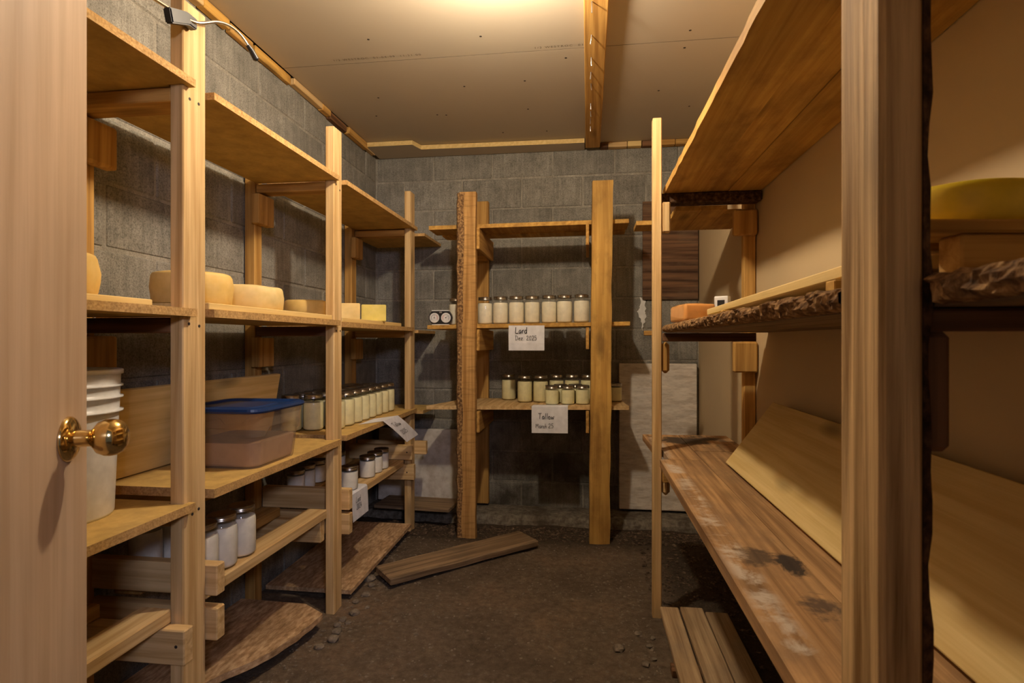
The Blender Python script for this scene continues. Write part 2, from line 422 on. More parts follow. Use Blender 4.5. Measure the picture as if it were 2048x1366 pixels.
for r in range(12):
    z = 2.225 + CH/2 - r*CH                     # course centre
    ztop = z + .097
    off = 2.351 if r % 2 == 0 else 2.148
    y = off - 6*BL
    while y < YB:
        a, b2 = max(y, -.13), min(y+BL, YB-.004)
        if b2 - a > .05:
            add_block(wl, b2-a-.0105, (XL-.02+RND.uniform(-.0015, .0015), (a+b2)/2, z+RND.uniform(-.001, .001)), PI/2)
        y += BL
    x = (-1.045 if r % 2 == 0 else -1.253) - 2*BL
    while x < XR:
        a, b2 = max(x, XL+.004), min(x+BL, XR-.002)
        if b2 - a > .03:
            add_block(wb, b2-a-.0105, ((a+b2)/2, YB+.02+RND.uniform(-.0015, .0015), z+RND.uniform(-.001, .001)), 0)
        x += BL
# dried plaster splash on the back wall
bm = bmesh.new(); cz = 1.31; ring = []
outl = [(.338, 1.42), (.35, 1.405), (.372, 1.40), (.366, 1.372), (.374, 1.345), (.362, 1.325), (.374, 1.30), (.366, 1.265), (.357, 1.24), (.352, 1.195), (.345, 1.245), (.338, 1.27), (.325, 1.30), (.318, 1.325), (.331, 1.345), (.34, 1.37)]
fine = []
for i, p in enumerate(outl):
    q = outl[(i+1) % len(outl)]
    for k in range(4):
        t = k/4; fine.append((p[0]+(q[0]-p[0])*t + RND.uniform(-.005, .005), p[1]+(q[1]-p[1])*t + RND.uniform(-.004, .004)))
front = [bm.verts.new((x, YB-.006, z)) for x, z in fine]; f = bm.faces.new(front)
r = bmesh.ops.extrude_face_region(bm, geom=[f]); bmesh.ops.translate(bm, vec=(0, .008, 0), verts=[v for v in r['geom'] if isinstance(v, bmesh.types.BMVert)])
tag(link('plaster_splash', bm, M['smear'], wb), 'white plaster splash')
# rough concrete footing under the back wall
bm = bmesh.new(); n = 90; rows = []
for i in range(n+1):
    x = XL + (XR-XL)*i/n; q = lambda s, f: noise.noise(Vector((x*f, s, 1)))
    rows.append([bm.verts.new(p) for p in ((x, 3.753, .034+.004*q(1, 9)), (x, 3.62, .036+.008*q(2, 11)), (x, 3.545+.02*q(3, 5), .030+.012*q(3, 14)), (x, 3.525+.02*q(3, 5)+.008*q(5, 20), .004+.010*q(4, 16)), (x, 3.515+.02*q(3, 5)+.008*q(6, 18), -.045))])
for A, C in zip(rows, rows[1:]):
    for k in range(4): bm.faces.new((A[k], A[k+1], C[k+1], C[k]))
tag(link('footing', bm, M['footing'], wb), 'rough concrete footing')
# right wall
wr = link('wall_right', box_bm(.1, YB+.1, 2.5, 0), M['wallr'], None, (XR+.05, YB/2-.02, 1.21))
tag(wr, 'smooth cream drywall on the right behind the plank shelves', kind='structure')
# front wall with the door opening (behind the camera)
wf = thing('wall_front', (0, .04, 0), 'front wall around the door opening', None, None, 'structure')
board('wall_panel', wf, M['wallr'], XL-.1, -.49, -.06, .06, 0, 2.5, 'z', 0)
board('wall_panel', wf, M['wallr'], .39, XR+.1, -.06, .06, 0, 2.5, 'z', 0)
board('wall_panel', wf, M['wallr'], -.49, .39, -.06, .06, 2.06, 2.5, 'x', 0)
# ceiling: sheets of drywall with an open seam
ce = link('ceiling', box_bm(XR-XL+.5, YB+.4, .05, 0), M['dark'], None, ((XL+XR)/2, YB/2-.05, ZC+.06))
tag(ce, 'grey brown unpainted drywall ceiling', kind='structure')
for a, b2 in ((.06, 1.279), (1.281, 2.4985), (2.5015, 3.71)):
    p = board('drywall_panel', ce, M['ceil'], -1.425, XR-.005, a, b2, ZC, ZC+.0127, 'x', 0)
    p.data.materials.append(M['print'])  # sheet edges coloured dark, standing in for shade inside the seam
    for q in p.data.polygons:
        if abs(q.normal.z) < .5: q.material_index = 1
for x, y in ((-.93, 2.31), (-.45, 2.35), (-1.1, 2.87), (-.62, 2.80), (-.31, 2.78), (-.1, 2.58), (.02, 2.95), (-.85, 3.13), (-.80, 3.14), (-.33, 3.12), (.42, 2.42), (.42, 2.56), (.36, 2.98), (-.52, 3.45), (-.25, 3.46), (-1.2, 3.1), (.55, 3.2)):
    b3 = lathe([(0, 0), (.0055, 0), (.006, .0015), (.006, .003)], 10)
    o = link('screw', b3, M['rust'], ce, (x, y, ZC-.0006))
def ceiling_print(text, x, y, size):
    cu = bpy.data.curves.new('p', 'FONT'); cu.body = text; cu.size = size; cu.space_character = 1.35
    tmp = bpy.data.objects.new('p', cu); COL.objects.link(tmp)
    me = bpy.data.meshes.new_from_object(tmp.evaluated_get(bpy.context.evaluated_depsgraph_get()))
    bpy.data.objects.remove(tmp); me.materials.clear(); me.materials.append(M['print'])
    return place('stamped_lettering', me, ce, (x, y, ZC-.0006), (PI, 0, 0))
ceiling_print('1/2 WESTROC  01-04-99  11:21 00', -1.16, 2.468, .021)
ceiling_print('1/2 WESTROC  01-04-99', -.235, 2.480, .021)
# batten on the ceiling with bent nails
bt = board('ceiling_batten', None, M['old'], -.016, .076, .1, 3.69, ZC-.038, ZC, 'y', .003)
tag(bt, 'flat wooden batten along the ceiling with nails poking out', 'batten')
for y, dx, dz in ((2.10, .000, .040), (2.33, -.004, .036), (2.515, .001, .036), (2.65, -.003, .032), (2.77, .003, .030), (3.0, .0, .030), (3.1, .002, .03), (3.2, -.002, .03), (3.32, 0, .028)):
    b3 = tube([(0, 0, .004), (dx*.3, .001, -dz*.5), (dx, .004, -dz)], [.0024, .0024, .0028], 6)
    o = link('nail', b3, M['steel'], None, (0, 0, 0), (0, 0, -PI/2)); o.parent = bt
    o.location = Matrix.Rotation(-PI/2, 3, 'Z') @ (Vector((.014, y, ZC-.038)) - bt.location)
# trim where wall meets ceiling
t1 = thing('trim_1', (XL+.02, 1.9, ZC-.03), 'row of short wooden offcuts packed along the top of the left wall', None, None, 'structure')
y = .35
while y < 3.62:
    L = RND.choice((.10, .16, .22, .30, .34)); th = RND.uniform(.032, .048); xx = XL + RND.uniform(.026, .040)
    e = min(y+L, 3.66)
    board('wood_offcut', t1, M[RND.choice(('old', 'pine', 'old', 'gold', 'dark'))], XL+.002, xx, y+.003, e-.002, ZC-th, ZC-.002, 'y', .003)
    y = e + RND.choice((0, 0, .012))
bm_pts = [(XL+.03, 3.50), (-1.115, 3.50), (-1.085, 3.595), (-.022, 3.61), (-.022, 3.745), (XL+.03, 3.745)]
t2 = poly_board('trim_2', None, M['light'], bm_pts, ZC-.030, ZC-.002); tag(t2, 'long notched board fixed under the ceiling along the back wall', kind='structure')
t2.data.materials.append(M['ceil'])
for p in t2.data.polygons:
    if p.normal.z < -.5: p.material_index = 1
t3 = thing('trim_3', (.4, 3.72, ZC-.03), 'short wooden offcuts along the top of the back wall on the right', None, None, 'structure')
for a, b2, mt in ((.08, .13, 'dark'), (.13, .25, 'pine'), (.253, .34, 'light'), (.345, .43, 'dark'), (.435, .55, 'old'), (.553, .69, 'old')):
    board('wood_offcut', t3, M[mt], a, b2, 3.70, 3.748, ZC-.035, ZC-.001, 'x', .003)

# bulb and holder, just above the picture
lf = thing('light_fixture', (BULB_POS[0], BULB_POS[1], ZC), 'porcelain lampholder with a bare glowing bulb on the ceiling', 'lamp')
link('lampholder', lathe([(0, 0), (.052, 0), (.052, -.012), (.028, -.03), (.021, -.085), (.018, -.112), (0, -.112)], 24), M['white'], lf, (BULB_POS[0], BULB_POS[1], ZC), smooth=False)
bp = [(0, -.036)] + [(.034*math.sin(a), -.034*math.cos(a)-.002) for a in [i*PI/14 for i in range(1, 11)]] + [(.017, .05), (.016, .073), (0, .073)]
link('bulb', lathe(bp, 20), M['bulb'], lf, BULB_POS, smooth=True)

# ------------------------------------------------------------------ door with knob
dphi = math.radians(24.8)                # swung open against the near left shelves
dn = Vector((math.cos(dphi), math.sin(dphi), 0)); dd = Vector((-math.sin(dphi), math.cos(dphi), 0))
edge = Vector((-.795, .806, 0))
ctr = edge - dd*.38 - dn*.0175
bm = box_bm(2.03, .76, .035, .0015)
# local x up, local y = along door, local z = normal
door = link('door_1', bm, M['door'], None, (0, 0, 0))
Rm = Matrix((Vector((0, 0, 1)), dd, -dn)).transposed()
Rm = Matrix((Vector((0, 0, 1)), -dd, dn)).transposed()
door.rotation_euler = Rm.to_euler(); door.location = (ctr.x, ctr.y, 1.03)
tag(door, 'open birch veneer door with brass knob at the left of the doorway', kind='structure')
kc = edge - dd*.068; kc.z = 0.985
Rk = Matrix((dd, Vector((0, 0, 1)), dn)).transposed().to_euler()
def dchild(name, bm, mat, parent, smooth=True):
    o = link(name, bm, mat, None, (0, 0, 0), (0, 0, 0), smooth)
    o.parent = parent
    Mw = Matrix.Translation(kc) @ Rk.to_matrix().to_4x4()
    par = Matrix.Translation(door.location) @ door.rotation_euler.to_matrix().to_4x4()
    o.matrix_local = par.inverted() @ Mw
    return o
kn = dchild('door_knob', lathe([(.013, .004), (.0125, .02), (.0125, .03), (.016, .034), (.024, .040), (.0275, .049), (.028, .056), (.0265, .064), (.022, .071), (.014, .076), (.006, .0772), (0, .0773)], 40), M['brass'], door)
dchild('rosette', lathe([(.0335, .0005), (.0335, .003), (.031, .006), (.026, .0085), (.018, .0105), (.014, .0115), (.0, .0115)], 40), M['brass'], door)

# ------------------------------------------------------------------ left shelving
LF = -1.03                                # front edge of the boards
L = thing('shelving_unit', (-1.24, 1.85, 0), 'long pine shelving unit with particle board shelves along the left block wall', 'shelving')
PY_ = [(.42, .509), (1.350, 1.439), (2.236, 2.312), (3.262, 3.345)]
for i, (a, b2) in enumerate(PY_):
    board('post', L, M['pine'], -1.088, -1.05, a, b2, -.015, 2.03, 'z', .003)
for a, b2 in ((.44, .49), (1.40, 1.45), (2.235, 2.29), (3.23, 3.30)):
    board('rear_post', L, M['old'], XL+.004, -1.405, a, b2, 0, 1.95 if a < 3 else 1.93, 'z', .003)
def shelf(a, b2, pk, z0, z1, front=LF, mat='melamine', back=-1.44, tilt=(0, 0), e='particle'):
    pts = [(back, a), (front, a)]
    if pk is not None:
        p0, p1 = PY_[pk]
        if b2 > p1 - .004: pts += [(front, p0-.003), (front-.019, p0-.003), (-1.0885-.002, p0-.003), (-1.0885-.002, b2), (back, b2)] if False else [(front, b2), (-1.049, b2), (-1.049, p0-.003), (-1.091, p0-.003), (-1.091, b2), (back, b2)]
        else: pts += [(front, b2), (-1.049, b2), (-1.049, p0-.003), (-1.091, p0-.003), (-1.091, b2), (back, b2)]
    else: pts += [(front, b2), (back, b2)]
    return poly_board('shelf_board', L, M[mat], pts, z0, z1, tilt, edge=M[e])
# top
def split_post_board(a, b2, pk, z0, z1, **k): return shelf(a, b2, pk, z0, z1, **k)
def bay1(z0, z1, end):   # passes the hidden first post behind the door
    pts = [(-1.40, .3), (-1.091, .3), (-1.091, .512), (-1.049, .512), (-1.049, .3), (LF, .3), (LF, end), (-1.049, end), (-1.049, 1.347), (-1.091, 1.347), (-1.091, end), (-1.40, end)]
    return poly_board('shelf_board', L, M['melamine'], pts, z0, z1, edge=M['particle'])
bay1(1.803, 1.823, 1.372); bay1(1.196, 1.217, 1.378); bay1(.682, .704, 1.372)
shelf(1.447, 2.246, 2, 1.803, 1.823, back=-1.40); shelf(2.318, 3.337, 3, 1.806, 1.826, back=-1.40)
poly_board('shelf_board', L, M['melamine'], rect(-1.44, -.99, 3.352, 3.74), 1.775, 1.792, edge=M['particle'])
shelf(1.447, 2.258, 2, 1.197, 1.219, back=-1.40); shelf(2.318, 3.272, 3, 1.192, 1.214, back=-1.40)
poly_board('shelf_board', L, M['melamine'], rect(-1.40, -1.03, 3.352, 3.74), 1.182, 1.20, edge=M['particle'])
shelf(1.447, 2.262, 2, .694, .719, back=-1.40); shelf(2.318, 3.325, 3, .702, .725, back=-1.40)
poly_board('shelf_board', L, M['melamine'], rect(-1.40, -1.0, 3.352, 3.66), .688, .708, edge=M['particle'])
# crossbars flat under the boards, and cleats on the rear posts
for (a, b2) in PY_:
    for zt, h, mt in ((1.80, .036, 'old'), (1.193, .040, 'dark' if 1 < a < 3 else 'old'), (.680, .038, 'old')):
        board('crossbar', L, M[mt], -1.402, -1.0895, a+.004, b2, zt-h, zt, 'x', .003)
for i, y0 in enumerate((.45, 1.385, 2.218, 3.215)):
    for zt in ((1.757, 1.150)):
        bm = box_bm(.125, .115, .036, .010 if i != 2 else .004, 2)
        o = link('cleat', bm, M['old'], L, (-1.386, y0+.048, zt-.066), (0, PI/2, 0))
# low rails carrying jars, and their crossbars on edge
def cross(y0, z0, z1, x1=-1.018, mt='pine'): return board('crossbar', L, M[mt], -1.42, x1, y0, y0+.036, z0, z1, 'x', .003)
cross(1.312, .303, .393); cross(1.441, .300, .390); cross(1.441, .424, .510); cross(.511, .303, .393)
cross(2.315, .298, .388); cross(2.315, .403, .493); cross(2.198, .300, .390, -1.09)
cross(3.224, .312, .402); cross(3.224, .430, .516, -1.03); cross(3.347, .44, .52, -.98)
for a, b2, z in ((.55, 1.345, .395), (1.48, 2.232, .393), (2.353, 3.22, .393)):
    board('rail', L, M['pine'], -1.165, -1.078, a, b2, z, z+.038, 'y', .004)
    board('rail', L, M['old'], -1.375, -1.285, a, b2, z, z+.038, 'y', .004)
board('rear_rail', L, M['gold'], -1.402, -1.385, 1.48, 2.23, .545, .675, 'y')
board('rear_rail', L, M['dark'], -1.402, -1.385, .52, 1.30, .545, .675, 'y')
# loose floor boards below
def ragged(name, pts, z0, z1, tilt, label):
    o = poly_board(name, None, M['osb'], pts, z0, z1, tilt)
    return tag(o, label, 'board', 'damp boards lying under the left shelves')
RP = [(1.45, -1.30), (1.6, -1.19), (1.69, -1.13), (1.80, -1.078), (1.94, -1.042), (2.07, -1.032), (2.15, -1.045), (2.3, -1.15)]
def rag(y):
    for (a, xa), (b3, xb) in zip(RP, RP[1:]):
        if a <= y <= b3: return xa + (xb-xa)*(y-a)/(b3-a) + .010*noise.noise(Vector((0, y*14, 2)))
rg = [(-1.43, 1.50)] + [(rag(1.5+.6*i/40)+.0, 1.5+.6*i/40) for i in range(41)] + [(-1.14, 2.17), (-1.43, 2.18)]
ragged('floor_board', rg, .045, .068, (0, -.02), 'damp brown board with ragged front edge on the ground under the jar rail')
ragged('floor_board', rect(-1.43, -1.03, 2.36, 3.22), .030, .048, (0, .02), 'damp brown board on the ground under the far left jar rail')
ragged('floor_board', rect(-1.43, -1.06, .55, 1.44), .040, .062, (0, 0), 'damp brown board on the ground nearest the door under the left shelves')

# ------------------------------------------------------------------ back shelving
B = thing('shelving_unit', (-.3, 3.45, 0), 'small shelving unit of rough sawn posts against the back block wall', 'shelving')
def live_post(name, xs, y0, y1, z1, mat, seed, edge_l=.004, edge_r=.006, lean=0):
    """post sawn from a log: wavy long edges; local x up"""
    n = 40; bm = bmesh.new(); rows = []
    W = xs[1]-xs[0]; cx = (xs[0]+xs[1])/2; h0 = -.03
    for i in range(n+1):
        z = h0 + (z1-h0)*i/n
        a = -W/2 + edge_l*noise.noise(Vector((seed, z*4, 0))) ; b3 = W/2 + edge_r*noise.noise(Vector((seed+9, z*4.5, 0)))
        s = lean*z
        rows.append([bm.verts.new((z, (y), -(x+s))) for x, y in ((a, y0), (b3, y0), (b3+.004*noise.noise(Vector((seed, z*8, 4))), y1), (a-.004, y1))])
    for A, C in zip(rows, rows[1:]):
        for k in range(4): bm.faces.new((A[k], A[(k+1) % 4], C[(k+1) % 4], C[k]))
    bm.faces.new(rows[0]); bm.faces.new(rows[-1])
    o = link(name, bm, mat, B, (cx, 0, 0), (0, -PI/2, 0))
    return o
pl = live_post('post', (-.735, -.643), 3.20, 3.243, 1.995, M['rough'], 1.3, .012, .004)
live_post('post', (.008, .120), 3.20, 3.243, 2.032, M['gold'], 5.1, .003, .008, .009)
# bark left on the near left post
bm = bmesh.new(); n = 70; rows = []
for i in range(n+1):
    z = -.02 + 2.01*i/n; j = .008*noise.noise(Vector((3, z*17, 1))); k = .012*noise.noise(Vector((7, z*5, 2)))
    wd = .014 + .016*max(0, (z-1.2)/.8)
    rows.append([bm.verts.new(p) for p in ((-.748+j*.6, 3.238, z), (-.757+j, 3.215, z), (-.748+j*.7, 3.196+j*.3, z), (-.735+wd+k, 3.1975, z), (-.728+k, 3.22, z))])
for A, C in zip(rows, rows[1:]):
    for k in range(5): bm.faces.new((A[k], A[(k+1) % 5], C[(k+1) % 5], C[k]))
bm.faces.new(rows[0]); bm.faces.new(rows[-1])
tag(link('bark', bm, M['bark'], B), 'strip of rough bark left on the post')
board('rear_post', B, M['old'], -.738, -.657, 3.705, 3.748, .05, 2.065, 'z')
board('rear_post', B, M['old'], .035, .115, 3.705, 3.748, .05, 1.9, 'z')
def bshelf(y0, y1, zl, zr, th, x0, x1, mat, pts=None):
    t = (zr-zl)/(x1-x0); cx = None
    p = pts or rect(x0, x1, y0, y1)
    cx = sum(q[0] for q in p)/len(p)
    o = poly_board('shelf_board', B, M[mat], p, zl+t*(cx-x0)-th, zl+t*(cx-x0), (t, 0))
    return o
bshelf(3.246, 3.43, 1.813, 1.822, .023, -.933, .229, 'gold'); bshelf(3.432, 3.56, 1.806, 1.815, .022, -.90, .222, 'gold')
bshelf(3.246, 3.60, 1.226, 1.243, .022, -.942, .235, 'gold')
bshelf(0, 0, .750, .766, .022, -.948, .229, 'pine', [(-.948, 3.246), (.229, 3.246), (.215, 3.40), (.20, 3.695), (-.80, 3.695), (-.86, 3.50)])
for x0, x1 in ((-.640, -.622), (-.012, .006)):
    for zt in (1.789, 1.201, .727):
        dz = 0 if x0 < -.3 else .010
        board('crossbar', B, M['old'], x0, x1, 3.21, 3.703, zt-.125+dz, zt+dz-.001, 'y')
for zt in (1.70, 1.13): board('cleat', B, M['old'], -.733, -.660, 3.685, 3.7045, zt-.04, zt, 'x')

# ------------------------------------------------------------------ right shelving
R = thing('shelving_unit', (.5, 1.5, 0), 'heavy plank shelving unit with bark edged slab along the cream right wall', 'shelving')
np_ = board('post', R, M['nearpost'], .290, .331, .609, .702, -.02, 2.415, 'z', .005); tag(np_, 'weathered near post with open grain')
board('post', R, M['pine'], .262, .298, 2.362, 2.402, -.015, 2.043, 'z', .003)
board('rear_post', R, M['old'], .655, .702, 2.500, 2.545, 0, 1.744, 'z')
board('rear_post', R, M['old'], .655, .702, .43, .47, 0, 1.160, 'z')
# dark bark edge on the far side of the near post
bm = bmesh.new(); n = 60; rows = []
for i in range(n+1):
    z = .05 + 1.9*i/n; j = .006*noise.noise(Vector((3, z*14, 9))) + .006*noise.noise(Vector((1, z*3, 5)))
    wd = max(.001, .010+j)
    rows.append([bm.verts.new(p) for p in ((.331, .612, z), (.331+wd, .618, z), (.331+wd*.8, .69, z), (.331, .70, z))])
for A, C in zip(rows, rows[1:]):
    for k in range(4): bm.faces.new((A[k], A[(k+1) % 4], C[(k+1) % 4], C[k]))
bm.faces.new(rows[0]); bm.faces.new(rows[-1])
link('bark', bm, M['barkd'], R)
def notched(front, x1, a, b2):
    return [(front, a), (front, .606), (.345, .606), (.345, .705), (front, .705), (front, b2), (x1, b2), (x1, a)]
def wavy_front(front, x1, a, b2, amp, seed, n=46):
    pts = []
    for i in range(n+1):
        y = a + (b2-a)*i/n; x = front + amp*noise.noise(Vector((seed, y*11, 0))) + amp*.5*noise.noise(Vector((seed, y*31, 3)))
        if .600 < y < .711: continue
        pts.append((x, y))
    k = [i for i, p in enumerate(pts) if p[1] >= .711][0]
    pts[k:k] = [(front, .606), (.345, .606), (.345, .705), (front, .705)]
    return pts + [(x1, b2), (x1, a)]
# top: three planks
poly_board('shelf_plank', R, M['gold'], wavy_front(.316, .457, .25, 2.475, .004, 2), 1.745, 1.772)
poly_board('shelf_plank', R, M['gold'], rect(.459, .567, .25, 2.480), 1.748, 1.772)
poly_board('shelf_plank', R, M['gold'], rect(.569, .700, .25, 2.478), 1.746, 1.772)
for x0, x1, y0, y1 in ((.228, .366, 2.74, 2.90), (.370, .475, 2.47, 2.90), (.477, .58, 2.47, 2.90), (.582, .695, 2.47, 2.90)):
    poly_board('shelf_plank', R, M['gold'], rect(x0, x1, max(y0, 2.55) if x0 > .57 else y0, y1), 1.683, 1.703)
board('crossbar', R, M['barkd'], .299, .70, 2.405, 2.478, 1.7045, 1.7445, 'x', .004)
board('crossbar', R, M['old'], .332, .70, .61, .65, 1.70, 1.7445, 'x', .003)
def cleat(x0, x1, y0, y1, z0, z1, mt='old', bev=.006): board('cleat', R, M[mt], x0, x1, y0, y1, z0, z1, 'z', bev)
cleat(.2985, .334, 2.366, 2.400, 1.575, 1.70, 'pine'); cleat(.605, .70, 2.462, 2.4985, 1.575, 1.682)
cleat(.2985, .330, 2.366, 2.400, 1.00, 1.128, 'old', .012); cleat(.605, .70, 2.462, 2.4985, 1.00, 1.128)
cleat(.2985, .332, 2.366, 2.400, .50, .646, 'pine', .014)
cleat(.3315, .3635, .622, .66, 1.018, 1.14, 'dark', .006)
# middle slab with a live edge
poly_board('shelf_plank', R, M['grey'], [(.345, .40), (.345, .705), (.312, .705), (.312, 2.335), (.52, 2.335), (.52, .40)], 1.165, 1.1955)
poly_board('shelf_plank', R, M['grey'], rect(.523, .700, .40, 2.33), 1.165, 1.193)
bm = bmesh.new(); n = 1000; rows = []; y_a, y_b = .40, 2.33
for i in range(n+1):
    y = y_a + (y_b-y_a)*i/n; sh = .036 if y < .655 else 0
    thick = .2 + .8*max(0, min(1, (2.25-y)/1.0))
    def p(x, z, s_):
        q = lambda fy, fz, k: noise.noise(Vector((s_*.35+k, y*fy, z*fz)))
        d = (.009*q(24, 60, 0) + .007*q(75, 160, 4) + .004*q(170, 300, 8))*thick
        return (sh + x - max(-.005, d) - .003*thick, y, z + .004*q(60, 90, 12)*thick)
    rows.append([bm.verts.new(v) for v in ((sh+.316, y, 1.1960), p(.306, 1.1955, 1), p(.300, 1.191, 2), p(.2965, 1.186, 3), p(.295, 1.180, 4), (p(.2965, 1.175, 5)), p(.301, 1.169, 6), (sh+.314, y, 1.1655))])
for i, (A, C) in enumerate(zip(rows, rows[1:])):
    yy = y_a + (y_b-y_a)*(i+.5)/n
    if .604 < yy < .706: continue
    for k in range(7): bm.faces.new((A[k], A[k+1], C[k+1], C[k]))
    bm.faces.new((A[7], A[0], C[0], C[7]))
bmesh.ops.delete(bm, geom=[v for v in bm.verts if not v.link_faces], context='VERTS')
tag(link('bark_edge', bm, M['bark'], R), 'craggy brown bark along the slab front')
board('crossbar', R, M['dark'], .299, .654, 2.322, 2.3605, 1.130, 1.1635, 'x', .003)
board('crossbar', R, M['dark'], .3315, .70, .622, .66, 1.1405, 1.1635, 'x', .003)
for x0, x1, y0, y1 in ((.285, .36, 2.45, 2.495),):
    board('cleat', R, M['old'], x0, x1, 2.95, 2.985, 1.16, 1.185, 'x')
# bottom bench planks
poly_board('shelf_plank', R, M['bench'], notched(.272, .430, .25, 2.215), .652, .680)
poly_board('shelf_plank', R, M['bench'], rect(.4315, .568, .25, 2.40), .652, .680)
poly_board('shelf_plank', R, M['bench'], rect(.5695, .700, .25, 2.40), .652, .680)
poly_board('shelf_plank', R, M['bench'], [(.306, 2.2175), (.430, 2.2175), (.428, 2.80), (.262, 2.80), (.272, 2.48), (.272, 2.405), (.306, 2.405)], .652, .680)
poly_board('shelf_plank', R, M['bench'], rect(.4315, .555, 2.402, 2.80), .653, .681)
poly_board('shelf_plank', R, M['bench'], rect(.5565, .650, 2.402, 2.80), .653, .681)
board('crossbar', R, M['old'], .299, .70, 2.34, 2.3605, .56, .651, 'x'); board('crossbar', R, M['old'], .3315, .70, .66, .70, .56, .651, 'x')
board('front_rail', R, M['grey'], .335, .353, .72, 2.33, .58, .651, 'y')

# ------------------------------------------------------------------ panels and loose boards
def single(o, label, cat, group=None): return tag(o, label, cat, group)
pw = board('plywood_panel', None, M['ply'], .350, .698, 3.732, 3.75, 1.40, 2.035, 'x', .002)
single(pw, 'dark dirty plywood sheet fixed high on the back wall at the right corner', 'panel')
sf = board('foam_board', None, M['foam'], .199, .684, 3.700, 3.748, .05, .988, 'x', .004)
single(sf, 'off-white styrofoam sheet standing against the back wall on the right', 'foam board')
sf2 = free_board('foam_board', M['foam'], .62, .48, .045, (-1.10, 3.700, .300), (PI/2-.03, 0, 0), .004)
single(sf2, 'stained styrofoam sheet standing in the back left corner under the shelves', 'foam board')
ub = free_board('plank', M['grey'],   .50, .22, .022, (-1.08, 3.50, .095), (.02, -.01, -.10))
single(ub, 'short grey plank lying low in front of the left styrofoam sheet', 'plank')
a = Vector((-.953, 2.545, 0)); b_ = Vector((-.329, 3.14, 0)); dirv = (b_-a); ang = math.atan2(dirv.y, dirv.x)
pk = free_board('plank', M['grey'], dirv.length, .175, .032, ((a.x+b_.x)/2, (a.y+b_.y)/2, .032), (.04, 0, ang), .004, None, .006)
single(pk, 'loose weathered plank lying askew on the dirt floor', 'plank')
bm = box_bm(dirv.length*.98, .004, .002, 0)
for i, (x0, x1, yn, yf, nm) in enumerate(((  .290, .362, 1.15, 2.357, 'leftmost'), (.372, .460, 1.15, 2.374, 'middle'), (.466, .553, 1.10, 2.352, 'rightmost'))):
    o = board('plank', None, M['dusty'], x0, x1, yn, yf, .028, .054-.004*i, 'y', .003)
    single(o, nm + ' of three narrow planks lying side by side under the right bench', 'plank', 'planks under the right bench')
sp = board('plank_support', None, M['dark'], .28, .56, 1.95, 2.0, .0, .0275, 'x'); single(sp, 'dark stick crossing under the three planks below the right bench', 'stick')
# long panel leaning on the right wall above the bench
lw = math.hypot(.165, .222); la = math.atan2(.222, .165)
lb = free_board('leaning_board', M['light'], 1.40, lw, .019, (.585, 1.44, .796), (0, 0, 0), .002)
lb.rotation_euler = (Matrix((Vector((0, 1, 0)), Vector((-math.cos(la), 0, -math.sin(la))), Vector((-math.sin(la), 0, math.cos(la))))).transposed()).to_euler()
single(lb, 'long pale pine panel leaning against the right wall on the bench', 'board')
lb2 = free_board('leaning_board', M['light'], .98, .27, .020, (-1.378, 1.83, .852), (0, 0, 0), .002)
lc = math.radians(80)
lb2.rotation_euler = (Matrix((Vector((0, 1, 0)), Vector((math.cos(lc), 0, -math.sin(lc))), Vector((math.sin(lc), 0, math.cos(lc))))).transposed()).to_euler()
lb2.location = (-1.3655, 1.8245, .8565)
single(lb2, 'pale pine board leaning on the left block wall behind the clear tote', 'board')
# boards the cheese sits on
def cboard(x0, x1, y0, y1, z0, z1, label, mt='light'): return single(board('cheese_board', None, M[mt], x0, x1, y0, y1, z0, z1, 'y', .002), label, 'board', 'boards under the cheeses')
single(free_board('cheese_board', M['gold'], .20, .06, .0165, (.575, .945, 1.2722), (0, 0, .134)), 'rear board under the big yellow cheese beside the near right post', 'board', 'boards under the cheeses')
single(board('spacer_stick', None, M['old'], .56, .60, .84, .96, 1.1962, 1.2635, 'y', .002), 'stick under the rear board of the big yellow cheese', 'stick')
cboard(-1.36, -1.095, .95, 1.300, 1.2175, 1.2365, 'light board under the cheese half hidden by the door')
cboard(-1.34, -1.0515, 1.455, 2.225, 1.2195, 1.239, 'long light board under the two cheese wheels between the first and second left posts')
cboard(-1.34, -1.0515, 2.325, 3.10, 1.2145, 1.234, 'light board under the two cut cheese halves in the far left bay')
lbm = free_board('cheese_board', M['light'], 1.13, .145, .020, (.475, 1.435, 1.2365), (0, 0, 0), .002)
lbm.rotation_euler = (0, .012, PI/2); single(lbm, 'long light board raised on sticks on the bark edged slab', 'board', 'boards under the cheeses')
for y, l in ((1.70, 'far'), (.95, 'middle')):
    single(board('spacer_stick', None, M['gold'], .385, .56, y, y+.035, 1.1962, 1.2215+(.006 if y < 1 else -.0005), 'x', .002), l + ' wooden spacer stick under the long light board on the slab', 'stick')
single(free_board('spacer_stick', M['old'], .20, .04, .067, (.553, .797, 1.230), (0, 0, .13)), 'reddish wooden stick under the yellow cheese board at right', 'stick')
single(free_board('cheese_board', M['gold'], .26, .08, .0165, (.536, .810, 1.2722), (0, 0, .134)), 'board carrying the big yellow cheese beside the near right post', 'board', 'boards under the cheeses')
single(board('cheese_board', None, M['light'], .375, .425, 1.82, 2.06, 1.1962, 1.206, 'y', .001), 'thin small board beside the orange cheese on the slab end', 'board', 'boards under the cheeses')

